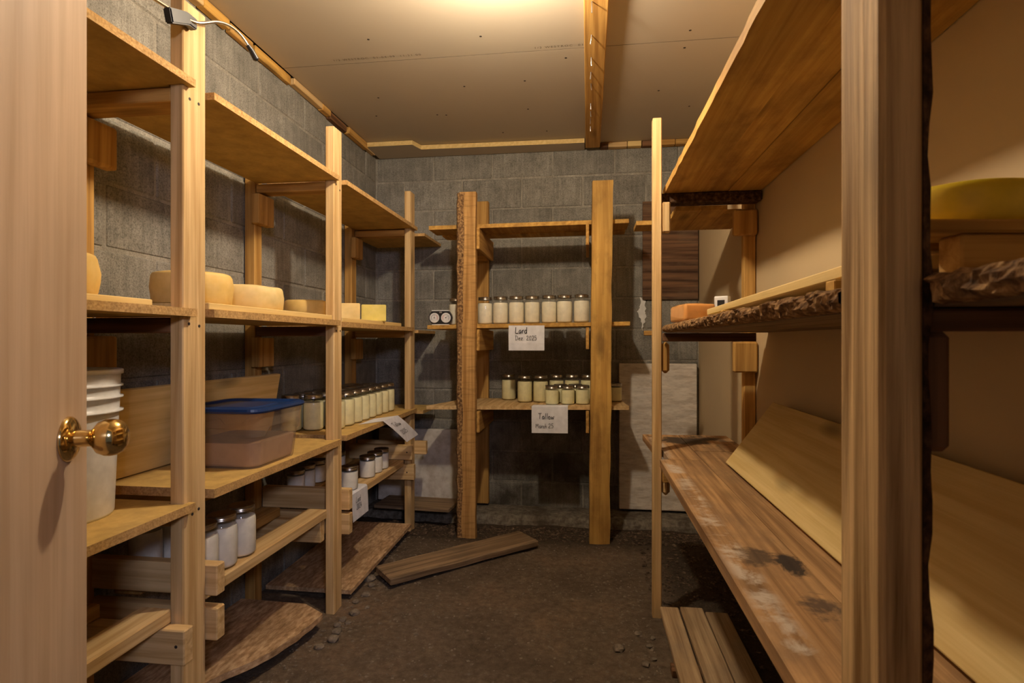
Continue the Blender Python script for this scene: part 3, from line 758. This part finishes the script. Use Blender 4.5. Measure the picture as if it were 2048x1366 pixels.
# ------------------------------------------------------------------ cheeses
def wheel(r, h, loc, mat, label, seed, bulge=.004, rot=0, cat='cheese', rag=.002):
    prof = [(0, 0), (r*.80, 0), (r-.005, .0015), (r-.0005, .007), (r+bulge*.6, h*.35), (r+bulge, h*.55), (r, h-.010), (r-.004, h-.003), (r-.012, h), (r*.6, h+.001), (0, h+.001)]
    bm = lathe(prof, 56)
    for v in bm.verts:
        n = noise.noise(Vector((v.co.x*14+seed, v.co.y*14, v.co.z*20)))
        q = math.hypot(v.co.x, v.co.y)
        if q > r*.7: v.co.x *= 1+rag*n/r; v.co.y *= 1+rag*n/r; 
        if v.co.z > h*.5: v.co.z += rag*1.2*n
    o = link('cheese', bm, M[mat], None, loc, (0, 0, rot), True)
    return tag(o, label, cat, 'cheeses on the left shelf' if loc[0] < 0 else None)
wheel(.112, .096, (-1.23, 1.118, 1.2367), 'cheese', 'tall amber cheese wheel half hidden behind the door edge', 1.0, .006)
wheel(.108, .094, (-1.185, 1.565, 1.2392), 'cheese', 'amber cheese wheel behind the first left post', 2.0)
wheel(.108, .083, (-1.185, 1.86, 1.2392), 'cheesep', 'pale cheese wheel with crumpled rim between first and second left posts', 3.3, .003, .4, rag=.006)
wheel(.095, .080, (-1.26, 2.41, 1.2342), 'cheese', 'small shaded cheese wheel behind the second left post', 4.0)
def half(loc, r, h, label, rot, mat):
    bm = bmesh.new(); n = 24; ring = []
    for i in range(n+1):
        a = PI*i/n; ring.append((r*math.cos(a), r*math.sin(a)))
    for k in range(1, 8):    # slightly hollow cut face
        t = k/8; ring.append((-r + 2*r*t, .006*math.sin(PI*t)))
    lo = [bm.verts.new((x, y, 0)) for x, y in ring]; f = bm.faces.new(lo)
    rr = bmesh.ops.extrude_face_region(bm, geom=[f]); bmesh.ops.translate(bm, vec=(0, 0, h), verts=[v for v in rr['geom'] if isinstance(v, bmesh.types.BMVert)])
    bmesh.ops.recalc_face_normals(bm, faces=bm.faces)
    bmesh.ops.bevel(bm, geom=[e for e in bm.edges], offset=.003, segments=2, affect='EDGES')
    o = link('cheese', bm, M[mat], None, loc, (0, 0, rot)); return tag(o, label, 'cheese', 'cheeses on the left shelf')
half((-1.215, 2.74, 1.2342), .063, .092, 'nearer of two cut cheese halves, beside the second left post', .33, 'cheesep')
half((-1.092, 2.785, 1.2342), .062, .086, 'farther yellow cut cheese half in the far left bay', .33, 'cheesey')
bw = wheel(.098, .057, (.525, .880, 1.2808), 'cheesew', 'big yellow waxed cheese wheel beside the near right post', 7, .002, rag=.001)
oc = box_bm(.105, .19, .058, .010, 3)
for v in oc.verts:
    n = noise.noise(v.co*18); v.co.z += .004*n; v.co.x += .003*n
oo = thing('wrapped_cheese', (.375, 2.13, 1.1962), 'orange cheese block in shiny plastic wrap at the slab end', 'cheese')
link('cheese_block', oc, M['orange'], oo, (.375, 2.13, 1.2315), (0, 0, .12), True)
wc = box_bm(.110, .196, .061, .010, 2); bmesh.ops.subdivide_edges(wc, edges=wc.edges[:], cuts=2)
for v in wc.verts: v.co += Vector((1, 1, 1))*.004*noise.noise(v.co*45)
link('plastic_wrap', wc, M['wrap'], oo, (.375, 2.13, 1.2335), (0, 0, .12))
ws = thing('sensor', (.485, 2.14, 1.196), 'small white upright sensor box with a dark display on the slab', 'sensor')
link('casing', box_bm(.050, .032, .098, .004, 2), M['white'], ws, (.485, 2.14, 1.2455), (0, 0, -.55))
dvec = Vector((math.sin(-.55), -math.cos(-.55), 0))
link('display', box_bm(.026, .002, .036, .0005), M['black'], ws, (.485+dvec.x*.0165, 2.14+dvec.y*.0165, 1.262), (0, 0, -.55))

# ------------------------------------------------------------------ jars
def jar_meshes(kind):
    if kind == 'quart':
        R_, H = .0455, .166
        body = [(0, .003), (.036, .0015), (.0405, .003), (R_, .009), (R_, .060), (R_, .114), (.0448, .122), (.0422, .131), (.0398, .137), (.0390, .150)]
        fill = [(0, .0045), (.036, .0035), (.0415, .007), (R_-.0009, .013), (R_-.0009, .113), (R_-.0018, .121), (.0425, .1265), (0, .127)]
        lid_z, lr = .146, .0418
    else:
        R_, H = .0400, .112
        body = [(0, .003), (.034, .0015), (.0385, .004), (R_, .010), (R_, .055), (R_, .084), (.0385, .091), (.0375, .094), (.0372, .100)]
        fill = [(0, .0045), (.034, .0035), (.038, .006), (R_-.0009, .011), (R_-.0009, .081), (.038, .0855), (0, .086)]
        lid_z, lr = .093, .0405
    band = [(lr-.003, lid_z), (lr, lid_z+.001), (lr, lid_z+.004), (lr-.001, lid_z+.006), (lr, lid_z+.008), (lr-.001, lid_z+.011), (lr, lid_z+.013), (lr, lid_z+.016), (lr-.002, lid_z+.018), (lr-.0065, lid_z+.0185)]
    cap = [(lr-.0065, lid_z+.0180), (lr-.009, lid_z+.0185), (lr-.012, lid_z+.0175), (0, lid_z+.0178)]
    out = {}
    for nm, pr, seg, cp in (('glass_body', body, 28, False), ('fat', fill, 24, True), ('band', band, 28, False), ('lid', cap, 24, False)):
        bm = lathe(pr, seg, cp and False); me = bpy.data.meshes.new(nm)
        bmesh.ops.recalc_face_normals(bm, faces=bm.faces); bm.to_mesh(me); bm.free()
        for p in me.polygons: p.use_smooth = True
        me.set_sharp_from_angle(angle=math.radians(38))
        out[nm] = me
    return out
JM = {}
def jar(kind, fatmat, loc, label, group, s=1.0):
    key = (kind, fatmat)
    if key not in JM:
        mm = jar_meshes(kind)
        for nm, mt in (('glass_body', 'glass'), ('fat', fatmat), ('band', 'zinc'), ('lid', 'zinc')): mm[nm].materials.append(M[mt])
        JM[key] = mm
    t = thing('jar', loc, label, 'jar', group)
    rz = RND.uniform(0, 6)
    for nm, me in JM[key].items(): place(nm, me, t, loc, (0, 0, rz))
    return t
ORD = ['first', 'second', 'third', 'fourth', 'fifth', 'sixth', 'seventh', 'eighth', 'ninth', 'tenth', 'eleventh']
# back middle shelf: lard
xs_ = [-.80, -.705, -.612, -.5165, -.4215, -.3285, -.2275, -.1365, -.0375, .058]
for i, x in enumerate(xs_):
    z = 1.226 + (x+.942)*.01444 + .0004
    lab = {0: 'lard jar beside the dial hygrometer, left of the rough left post', 1: 'lard jar hidden behind the rough left post', 2: 'lard jar just right of the rough left post', 9: 'lard jar behind the golden right post'}.get(i, ORD[i-2] + ' lard jar right of the rough left post on the back middle shelf')
    jar('quart', 'lard', (x, (3.375 if i == 0 else 3.335) + RND.uniform(-.012, .012), z), lab, 'lard jars on the back middle shelf')
# back lower shelf: tallow
bz = lambda x: .750 + (x+.948)*.0136 + .0004
for i, (x, y) in enumerate(((-.505, 3.60), (-.385, 3.455), (-.288, 3.455), (-.195, 3.53), (-.098, 3.53), (.0, 3.53))):
    jar('quart', 'tallow', (x, y, bz(x)), ORD[i] + ' tall tallow jar from the left on the back lower shelf', 'tall tallow jars on the back lower shelf')
for i, (x, y) in enumerate(((-.210, 3.325), (-.118, 3.335), (-.032, 3.34), (.055, 3.34))):
    jar('half', 'tallow', (x, y, bz(x)), ORD[i] + ' short tallow jar from the left above the Tallow March sheet', 'short tallow jars on the back lower shelf')
for i, (x, y) in enumerate(((-.165, 3.425), (-.075, 3.43))):
    jar('half', 'tallow', (x, y, bz(x)), ('left' if i == 0 else 'right') + ' short tallow jar half hidden between the short front jars', 'short tallow jars on the back lower shelf')
jar('half', 'tallow', (.165, 3.50, bz(.165)), 'short tallow jar alone right of the golden right post', 'short tallow jars on the back lower shelf')
# far left bay, lower shelf: rows of tallow
DEP = ['front', 'middle', 'rear']
ys0 = [2.49, 2.600, 2.694, 2.788, 2.882, 2.976, 3.070, 3.164]
for r_ in range(3):
    for c_, y in enumerate(ys0):
        yy = y - (0, .046, .093)[r_] + RND.uniform(-.001, .001); x = -1.162 - .084*r_ + RND.uniform(-.001, .001)
        if yy > 3.20: continue
        jar('quart', 'tallow', (x, yy, .7254), ORD[c_] + ' tallow jar from the second post in the ' + DEP[r_] + ' row of the far left bay', 'tallow jars in the far left bay')
# low rail, middle left bay
for i, (y, l) in enumerate(((1.53, 'nearest'), (1.622, 'middle'), (1.722, 'farthest'))):
    jar('quart', 'milkw', (-1.13, y, .4314), l + ' of three white lard jars on the low rail under the tote', 'white lard jars on the low rail')
for i, y in enumerate((1.55, 1.66)):
    jar('quart', 'milkw', (-1.33, y, .4314), ('nearer' if i == 0 else 'farther') + ' shaded jar on the rear low rail under the tote', 'white lard jars on the low rail')
# low rail, far left bay
for i, (x, y) in enumerate(((-1.118, 2.545), (-1.128, 2.79), (-1.128, 2.895), (-1.128, 2.99), (-1.33, 2.44), (-1.335, 2.55), (-1.335, 2.66), (-1.33, 2.77), (-1.33, 2.88))):
    lab = 'short jar standing on the lard sheet on the low far left rail' if i == 0 else (ORD[i-1] + ' short white lard jar behind the sheet on the front low far left rail' if i < 4 else ORD[i-4] + ' shaded short jar from the second post on the rear low far left rail')
    jar('half', 'milkw', (x, y, .4322 if i == 0 else .4314), lab, 'short lard jars on the low far left rail')
# near left bay
for y, l in ((1.17, 'nearer'), (1.275, 'farther')):
    jar('quart', 'milkw', (-1.335, y, .4334), l + ' dark jar on the rear rail under the near left shelf', 'jars under the near left shelf')
jar('quart', 'milkw', (-1.127, 1.05, .4334), 'white jar at the door edge on the near left front rail', 'jars under the near left shelf')

# ------------------------------------------------------------------ bucket
bk = thing('bucket', (-1.275, 1.20, .7044), 'white plastic pail with rim ribs on the near left shelf behind the knob', 'bucket')
prof = [(0, .004), (.112, .004), (.118, 0), (.121, .006), (.1305, .245), (.1305, .252), (.140, .253), (.140, .257), (.1315, .259), (.1325, .286), (.140, .287), (.140, .291), (.133, .293), (.1335, .314), (.1395, .315), (.1395, .319), (.134, .321), (.1345, .345), (.140, .346), (.140, .356), (.136, .358), (.132, .352), (.120, .02), (0, .014)]
bm = lathe(prof, 48, False)
link('pail', bm, M['white'], bk, (-1.275, 1.20, .7044), smooth=False)
for p in bk.children[0].data.polygons: p.use_smooth = abs(p.normal.z) < .6
bm = bmesh.new(); n = 10; A = []
for i in range(n+1):
    a = math.radians(28 + 16*i/n); r0 = .1275
    A.append([bm.verts.new((r0*math.cos(a)-.0*i, r0*math.sin(a), .155)), bm.verts.new(((r0+.0034)*math.cos(a), (r0+.0034)*math.sin(a), .215-.04*abs(i-n/2)/(n/2)))])
for P, Q in zip(A, A[1:]): bm.faces.new((P[0], Q[0], Q[1], P[1]))
tag(link('printed_mark', bm, M['red'], bk, (-1.275, 1.20, .7044)), 'red printed mark')

# ------------------------------------------------------------------ tote with blue lid
def rloop(hx, hy, r, z, n=8):
    pts = []
    for cx, cy, a0 in ((hx-r, hy-r, 0), (-hx+r, hy-r, PI/2), (-hx+r, -hy+r, PI), (hx-r, -hy+r, 1.5*PI)):
        for k in range(n+1):
            a = a0 + PI/2*k/n; pts.append((cx+r*math.cos(a), cy+r*math.sin(a), z))
    # extra points along the straight sides
    out = []
    for i, p in enumerate(pts):
        q = pts[(i+1) % len(pts)]; out.append(p)
        d = math.hypot(p[0]-q[0], p[1]-q[1])
        if d > .06:
            for t in (.14, .17, .5, .83, .86): out.append((p[0]+(q[0]-p[0])*t, p[1]+(q[1]-p[1])*t, z))
    return out
def loft(loops, cap0=True, cap1=True):
    bm = bmesh.new(); R_ = [[bm.verts.new(p) for p in l] for l in loops]; n = len(R_[0])
    for A, C in zip(R_, R_[1:]):
        for i in range(n): bm.faces.new((A[i], A[(i+1) % n], C[(i+1) % n], C[i]))
    if cap0: bm.faces.new(R_[0])
    if cap1: bm.faces.new(R_[-1])
    return bm
TX, TY, TZ = -1.180, 1.812, .7196
tt = thing('storage_tote', (TX, TY, TZ), 'clear plastic food tote with blue lid on the left shelf', 'container')
HX, HY = .138, .142
def stepz(p, lo, hi):
    # the ledge sits higher in the middle of each side
    mid_x = abs(p[0]) < HX*.63 and abs(p[1]) > HY*.8; mid_y = abs(p[1]) < HY*.63 and abs(p[0]) > HX*.8
    return hi if (mid_x or mid_y) else lo
lA = rloop(HX-.014, HY-.014, .035, 0); lB = rloop(HX-.010, HY-.010, .04, .010); lC = rloop(HX-.002, HY-.002, .04, .0)
lC = [(x, y, stepz((x, y), .102, .130)) for x, y, z in lC]; lD = rloop(HX+.006, HY+.006, .042, 0); lD = [(x, y, stepz((x, y), .104, .132)) for x, y, z in lD]
lE = rloop(HX+.010, HY+.010, .044, .186)
link('tub', loft([lA, lB, lC, lD, lE], True, False), M['poly'], tt, (TX, TY, TZ))
link('contents', loft([rloop(HX-.019, HY-.019, .032, .006), rloop(HX-.016, HY-.016, .036, .012), rloop(HX-.011, HY-.011, .036, .082)]), M['murk'], tt, (TX, TY, TZ))
ld = loft([rloop(HX+.012, HY+.012, .046, .180), rloop(HX+.018, HY+.018, .050, .181), rloop(HX+.021, HY+.021, .052, .187), rloop(HX+.019, HY+.019, .050, .195), rloop(HX+.008, HY+.008, .044, .199), rloop(HX-.004, HY-.004, .036, .198), rloop(HX-.010, HY-.010, .034, .191), rloop(HX-.05, HY-.05, .03, .190), rloop(HX-.054, HY-.054, .03, .194)])
tag(link('lid', ld, M['blue'], tt, (TX, TY, TZ)), 'blue plastic lid with raised rim')

# ------------------------------------------------------------------ hygrometer with two dials
hy = thing('hygrometer', (-.874, 3.30, 1.2278), 'black dial thermometer and hygrometer at the left end of the back middle shelf', 'gauge')
ol = []
for x, z in ((-.052, .006), (.052, .006), (.066, .026), (.071, .045), (.066, .064), (.052, .084), (-.052, .084), (-.066, .064), (-.071, .045), (-.066, .026)): ol.append((x, z))
bm = bmesh.new(); fr = [bm.verts.new((x, -.014, z)) for x, z in ol]; f = bm.faces.new(fr)
r = bmesh.ops.extrude_face_region(bm, geom=[f]); bmesh.ops.translate(bm, vec=(0, .028, 0), verts=[v for v in r['geom'] if isinstance(v, bmesh.types.BMVert)])
bmesh.ops.recalc_face_normals(bm, faces=bm.faces); bmesh.ops.bevel(bm, geom=bm.edges[:], offset=.002, segments=2, affect='EDGES')
link('casing', bm, M['black'], hy, (-.874, 3.30, 1.2278))
link('top_strip', box_bm(.108, .022, .006, .001), M['white'], hy, (-.874, 3.30, 1.3145)); link('base_strip', box_bm(.104, .022, .006, .001), M['white'], hy, (-.874, 3.30, 1.2309))
link('name_plate', box_bm(.016, .0015, .009, 0), M['steel'], hy, (-.872, 3.2855, 1.304))
for sx, ang, cols in ((-.0355, 0, ('blue', 'red')), (.0345, -.9, ('red', 'blue'))):
    d = link('dial', lathe([(0, 0), (.0295, 0), (.0295, .002), (.028, .003), (0, .003)], 36), M['white'], hy, (-.874+sx, 3.286, 1.2278+.0435), (PI/2, 0, 0))
    for k, (a0, a1, mt) in enumerate(((-2.2, -.35, cols[0]), (.35, 2.2, cols[1]), (-.35, .35, 'black'))):
        bm = bmesh.new(); pr = []
        for i in range(13):
            a = a0+(a1-a0)*i/12; pr.append([bm.verts.new((math.sin(a)*q, math.cos(a)*q, .0034)) for q in (.0175, .0195)])
        for P, Q in zip(pr, pr[1:]): bm.faces.new((P[0], P[1], Q[1], Q[0]))
        o = link('scale_arc', bm, M[mt], None); o.parent = d
    bm = bmesh.new()
    for k in range(21):
        a = -2.2+4.4*k/20; s_, c_ = math.sin(a), math.cos(a); tw = .0005
        q = [bm.verts.new((s_*rr + c_*w_, c_*rr - s_*w_, .0034)) for rr, w_ in ((.0225, -tw), (.0255, -tw), (.0255, tw), (.0225, tw))]; bm.faces.new(q)
    o = link('scale_ticks', bm, M['ink'], None); o.parent = d; tag(o, kind='stuff')
    bm = bmesh.new(); s_, c_ = math.sin(-ang), math.cos(-ang)
    q = [bm.verts.new((s_*rr + c_*w_, c_*rr - s_*w_, .0045)) for rr, w_ in ((-.004, -.0012), (.016, -.0005), (.016, .0005), (-.004, .0012))]; bm.faces.new(q)
    o = link('needle', bm, M['ink'], None); o.parent = d
    o = link('hub', lathe([(0, .0034), (.003, .0034), (.003, .0052), (0, .0056)], 12), M['ink'], None); o.parent = d

# ------------------------------------------------------------------ paper sheets with handwriting
GL = {
 'L': (.55, [[(.05, 1), (.02, .5), (.0, .02), (.5, .0)]]), 'a': (.55, [[(.42, .45), (.2, .52), (.03, .3), (.1, .03), (.3, .05), (.43, .35), (.42, .02)]]),
 'r': (.4, [[(.05, .5), (.07, .0)], [(.07, .32), (.2, .48), (.35, .47)]]), 'd': (.55, [[(.4, .42), (.2, .5), (.03, .3), (.1, .03), (.3, .03), (.42, .3)], [(.45, 1), (.42, .0)]]),
 'D': (.75, [[(.1, .95), (.1, .02)], [(.0, .98), (.45, .9), (.62, .5), (.42, .08), (.02, .0)]]), 'e': (.5, [[(.05, .27), (.38, .33), (.3, .5), (.1, .45), (.02, .2), (.15, .0), (.42, .06)]]),
 'z': (.5, [[(.03, .48), (.4, .48), (.03, .02), (.45, .0)]]), '.': (.3, [[(.08, .0), (.12, .04)]]),
 '2': (.6, [[(.03, .75), (.2, .98), (.42, .85), (.35, .5), (.02, .02), (.5, .0)]]), '0': (.6, [[(.25, .95), (.05, .6), (.08, .12), (.28, .0), (.45, .3), (.42, .8), (.25, .95)]]),
 '5': (.6, [[(.45, .97), (.1, .95), (.06, .55), (.35, .58), (.46, .3), (.3, .02), (.02, .06)]]), '4': (.6, [[(.3, .98), (.03, .35), (.5, .35)], [(.4, .7), (.38, 0)]]),
 'T': (.65, [[(.0, .95), (.62, 1)], [(.33, .97), (.28, .0)]]), 'l': (.28, [[(.1, 1), (.07, .0)]]), 'o': (.5, [[(.2, .5), (.03, .3), (.1, .02), (.32, .03), (.4, .3), (.2, .5)]]),
 'w': (.65, [[(.02, .48), (.1, .0), (.27, .35), (.4, .0), (.55, .5)]]), 'M': (.85, [[(.03, .0), (.1, .95), (.35, .4), (.6, .95), (.7, .0)]]),
 'c': (.45, [[(.38, .43), (.15, .5), (.02, .25), (.12, .0), (.38, .05)]]), 'h': (.5, [[(.05, 1), (.05, .0)], [(.05, .3), (.25, .48), (.38, .35), (.38, .0)]]), ' ': (.45, []),
}
def handwriting(lines, pt, parent, lw):
    """lines: (text, u, v, size); pt(u,v)->world point on the sheet, just proud of it"""
    bm = bmesh.new(); rr = random.Random(3)
    for text, u, v, size, lwk in lines:
        for ch in text:
            wd, strokes = GL[ch]
            for st in strokes:
                P = smooth_path([(x*size*.9+u+rr.uniform(-.02, .02)*size, y*size+v+rr.uniform(-.02, .02)*size, 0) for x, y in st], 4)
                for i in range(len(P)-1):
                    p, q = P[i], P[i+1]; d = (q-p)
                    if d.length < 1e-6: continue
                    d.normalize(); n_ = Vector((-d.y, d.x, 0))*lw*lwk; p2 = p - d*lw*.4; q2 = q + d*lw*.4
                    bm.faces.new([bm.verts.new(pt(*(c[:2]))) for c in (p2-n_, q2-n_, q2+n_, p2+n_)])
            u += wd*size
    o = link('handwriting', bm, M['ink'], parent); return o
def sheet(name, rows, label):
    """rows of world points (left, right), a thin curved paper"""
    bm = bmesh.new(); R_ = []
    for a, b3 in rows:
        a, b3 = Vector(a), Vector(b3); R_.append([bm.verts.new(a.lerp(b3, t/4)) for t in range(5)])
    for A, C in zip(R_, R_[1:]):
        for k in range(4): bm.faces.new((A[k], A[k+1], C[k+1], C[k]))
    bmesh.ops.recalc_face_normals(bm, faces=bm.faces)
    bmesh.ops.solidify(bm, geom=bm.faces[:], thickness=.0004)
    o = link(name, bm, M['paper'], None, smooth=False)
    return tag(o, label, 'paper', 'handwritten paper labels')
# 1: Lard on the back middle shelf
x0, x1 = -.456, -.248
s1 = sheet('paper_sheet', [((x0, 3.2445, 1.2225), (x1, 3.2445, 1.2225)), ((x0, 3.240, 1.17), (x1, 3.240, 1.17)), ((x0+.001, 3.236, 1.12), (x1, 3.236, 1.12)), ((x0+.001, 3.238, 1.078), (x1, 3.238, 1.078))], 'white sheet reading Lard Dez. 2025 under the back lard jars')
handwriting([('Lard', .042, .100, .034, 1.5), ('Dez. 2025', .040, .060, .026, .8)], lambda u, v: (x0+u, 3.2335, 1.078+v), s1, .0013)
# 2: Tallow on the back lower shelf
y0, y1 = -.322, -.114
s2 = sheet('paper_sheet', [((y0+.008, 3.30, bz(y0)+.0003), (y1+.006, 3.30, bz(y1)+.0003)), ((y0+.002, 3.245, bz(y0)+.0012), (y1, 3.245, bz(y1)+.0012)), ((y0, 3.241, bz(y0)-.006), (y1, 3.241, bz(y1)-.006)), ((y0, 3.237, .68), (y1, 3.237, .685)), ((y0+.001, 3.236, .604), (y1, 3.236, .606))], 'white sheet reading Tallow March 25 under the short back jars')
handwriting([('Tallow', .040, .082, .032, 1.2), ('March', .024, .030, .024, .9), ('25', .098, .031, .026, .9)], lambda u, v: (y0+u, 3.2335, .604+v), s2, .0012)
# 3: askew sheet on the far left bay
A0, A1 = Vector((-1.026, 2.74, .7275)), Vector((-1.026, 2.965, .7275)); C0, C1 = Vector((-.985, 2.995, .578)), Vector((-.985, 3.205, .586))
s3 = sheet('paper_sheet', [((-1.105, 2.62, .7262), (-1.11, 2.83, .7262)), (A0, A1), (A0.lerp(C0, .33)+Vector((.006, 0, 0)), A1.lerp(C1, .33)+Vector((.006, 0, 0))), (A0.lerp(C0, .7)+Vector((.004, 0, 0)), A1.lerp(C1, .7)+Vector((.004, 0, 0))), (C0, C1)], 'crumpled sheet reading Tallow 2025 hanging askew off the far left shelf')
def pt3(u, v): q = A0.lerp(A1, u).lerp(C0.lerp(C1, u), 1-v); return q + Vector((.0085, 0, .003))
handwriting([('Tallow', .14, .66, .17, 1), ('2025', .18, .32, .17, 1)], pt3, s3, .008)
# 4: sheet under the short jar
s4 = sheet('paper_sheet', [((-1.15, 2.47, .4317), (-1.15, 2.655, .4317)), ((-1.080, 2.462, .4322), (-1.080, 2.65, .4322)), ((-1.072, 2.462, .426), (-1.072, 2.65, .426)), ((-1.068, 2.464, .36), (-1.068, 2.65, .36)), ((-1.066, 2.468, .300), (-1.066, 2.65, .302))], 'white sheet reading Lard 2024 hanging from the low far left rail')
handwriting([('Lard', .035, .082, .026, 1), ('2024', .04, .048, .026, 1)], lambda u, v: (-1.0645, 2.465+u, .30+v), s4, .0013)

# ------------------------------------------------------------------ clip-on gooseneck lamp on the first left post
cl = thing('clip_lamp', (-1.03, 1.36, 1.98), 'black clip with a chrome gooseneck arm near the top of the first left post', 'lamp')
path = smooth_path([(-1.10, 1.14, 1.985), (-1.065, 1.24, 1.975), (-1.035, 1.335, 1.968), (-1.022, 1.375, 1.975), (-1.012, 1.43, 2.008), (-1.005, 1.475, 2.022), (-.998, 1.515, 2.018), (-.990, 1.545, 1.998)], 6)
link('gooseneck', tube(path, .0045, 10), M['chrome'], cl, smooth=True)
link('lamp_head', tube([(-.991, 1.541, 2.001), (-.987, 1.555, 1.99), (-.981, 1.568, 1.972), (-.980, 1.571, 1.969)], [.006, .008, .009, .005], 14), M['black'], cl, smooth=True)
bm = bmesh.new()
pv = [(-1.0485, 1.285, 1.925), (-1.0485, 1.350, 1.955), (-1.0485, 1.375, 1.955), (-1.0485, 1.375, 1.985), (-1.0485, 1.34, 1.985), (-1.0485, 1.275, 1.960)]
f = bm.faces.new([bm.verts.new(p) for p in pv]); r = bmesh.ops.extrude_face_region(bm, geom=[f]); bmesh.ops.translate(bm, vec=(.022, 0, 0), verts=[v for v in r['geom'] if isinstance(v, bmesh.types.BMVert)])
bmesh.ops.recalc_face_normals(bm, faces=bm.faces); bmesh.ops.bevel(bm, geom=bm.edges[:], offset=.003, segments=2, affect='EDGES')
link('clip', bm, M['black'], cl)
# nail heads in the posts
def nail_head(parent, x, y, z, rot): link('nail_head', lathe([(0, 0), (.0042, 0), (.0042, .0014), (.003, .002), (0, .002)], 10), M['rust'], parent, (x, y, z), rot)
for y, z in ((1.375, 1.775), (1.410, 1.776), (1.372, 1.177), (1.412, 1.172), (1.385, .668), (1.41, .675), (2.255, 1.79), (2.292, 1.775), (2.258, 1.175), (2.296, 1.175)):
    nail_head(L, -1.0505, y, z, (0, PI/2, 0))
nail_head(L, -1.04, 1.3125, .352, (PI/2, 0, 0)); nail_head(L, -1.06, 3.2245, .475, (PI/2, 0, 0)); nail_head(L, -1.06, 3.2245, .357, (PI/2, 0, 0))
for x, z in ((.45, 1.10),): pass

# ------------------------------------------------------------------ stones and gravel
def rock_bm(r, seed, sub=2):
    bm = bmesh.new(); bmesh.ops.create_icosphere(bm, subdivisions=sub, radius=1)
    for v in bm.verts:
        n = noise.noise(v.co*1.6+Vector((seed, 0, 0))); v.co *= r*(1+.35*n); v.co.z *= .62
    return bm
def stone(x, y, r, seed, label, group):
    o = link('stone', rock_bm(r, seed), M['stone'], None, (x, y, floor_h(x, y)+r*.30), (0, 0, seed), True); tag(o, label, 'stone', group)
STN = ['second nearest at the foot of the second left post', 'against the room side of the second left post', 'nearest pale one before the second left post', 'just left behind the second left post', 'largest behind the second left post', 'between second left post and far floor board corner', 'small one right of the second left post', 'beside the near corner of the far floor board', 'along the far floor board before the loose plank', 'smallest alone right of the row', 'tucked by the ragged board edge']
for i, (x, y, r) in enumerate(((-.965, 2.085, .020), (-.985, 2.135, .016), (-.955, 2.03, .022), (-.99, 2.19, .018), (-.965, 2.25, .021), (-1.0, 2.34, .015), (-.955, 2.165, .013), (-.985, 2.42, .02), (-1.0, 2.52, .017), (-.93, 2.30, .011), (-.985, 1.97, .018))):
    stone(x, y, r, i*1.7, 'brown stone in the dirt, ' + STN[i], 'stones along the left floor boards')
stone(-1.035, 2.585, .028, 40, 'larger grey stone against the near end of the loose plank', None)
stone(.112, 2.12, .022, 41, 'oblong pale stone on the open dirt floor near the right planks', None)
for i, (x, y, r) in enumerate(((.225, 2.14, .012), (.232, 2.06, .011), (.2, 2.02, .014), (.245, 2.20, .010), (.19, 2.22, .012))):
    stone(x, y, r, 50+i, 'small stone left of the three right planks, ' + ('second nearest of five', 'third nearest of five, by the planks', 'nearest of five', 'one beside the plank ends', 'farthest to the left of the five')[i], 'small stones left of the right planks')
POSTS = [(-1.075, -.995, 2.545, 2.625)] + [(-1.09, -1.05, p[0], p[1]) for p in PY_] + [(-.76, -.63, 3.19, 3.25), (0, .14, 3.19, 3.25), (.262, .298, 2.362, 2.402), (.655, .702, 2.5, 2.545), (.29, .331, .609, .702), (-1.46, -1.40, 3.23, 3.30), (-.74, -.65, 3.7, 3.75), (.03, .12, 3.7, 3.75), (.27, .57, 1.1, 2.38)]
def scatter(name, n, fn, mat, r0, r1, label, cat, flat=.6):
    rr = random.Random(hash(name) % 1000 if False else len(name)); bm = bmesh.new()
    base = [Vector(v) for v in ((1, 0, 0), (-1, 0, 0), (0, 1, 0), (0, -1, 0), (0, 0, 1), (0, 0, -1))]
    fs = ((0, 2, 4), (2, 1, 4), (1, 3, 4), (3, 0, 4), (2, 0, 5), (1, 2, 5), (3, 1, 5), (0, 3, 5))
    for _ in range(n):
        x, y, k = fn(rr)
        while any(a-.02 < x < b2+.02 and c-.02 < y < d+.02 for a, b2, c, d in POSTS): x, y, k = fn(rr)
        r = r0 + (r1-r0)*rr.random()**4; a = rr.uniform(0, 6.3); sx = rr.uniform(.7, 1.6)*k; ca, sa = math.cos(a), math.sin(a)
        h = floor_h(x, y) + r*.2; vs = []
        for v in base:
            px, py, pz = v.x*r*sx*rr.uniform(.8, 1.2), v.y*r*rr.uniform(.8, 1.2), v.z*r*flat*rr.uniform(.7, 1.2)
            vs.append(bm.verts.new((x+px*ca-py*sa, y+px*sa+py*ca, h+pz)))
        for f in fs: bm.faces.new([vs[i] for i in f])
    o = link(name, bm, mat); return tag(o, label, cat, None, 'stuff')
def f_open(rr):
    while True:
        x = rr.uniform(-1.08, .25); y = rr.uniform(1.0, 3.17)
        d = min(abs(x+1.02), abs(x-.28))
        if rr.random() < .35 + .65*math.exp(-d*7): return x, y, 1
def f_back(rr): return rr.uniform(-1.3, .68), 3.20+.27*rr.random(), rr.choice((1, 1, 2.2))
def f_right(rr): return rr.uniform(.28, .68), rr.uniform(1.2, 3.17), rr.choice((1, 1, 1.8))
scatter('gravel', 6500, f_open, M['stone'], .0012, .0075, 'fine gravel and grit scattered over the dirt floor', 'gravel')
scatter('mulch', 2600, f_back, M['debris'], .003, .016, 'dark crumbled bark and rubble along the foot of the back wall', 'debris', .5)
scatter('rubble', 1300, f_right, M['debris'], .003, .014, 'dark crumbs of earth under the right bench', 'debris', .5)
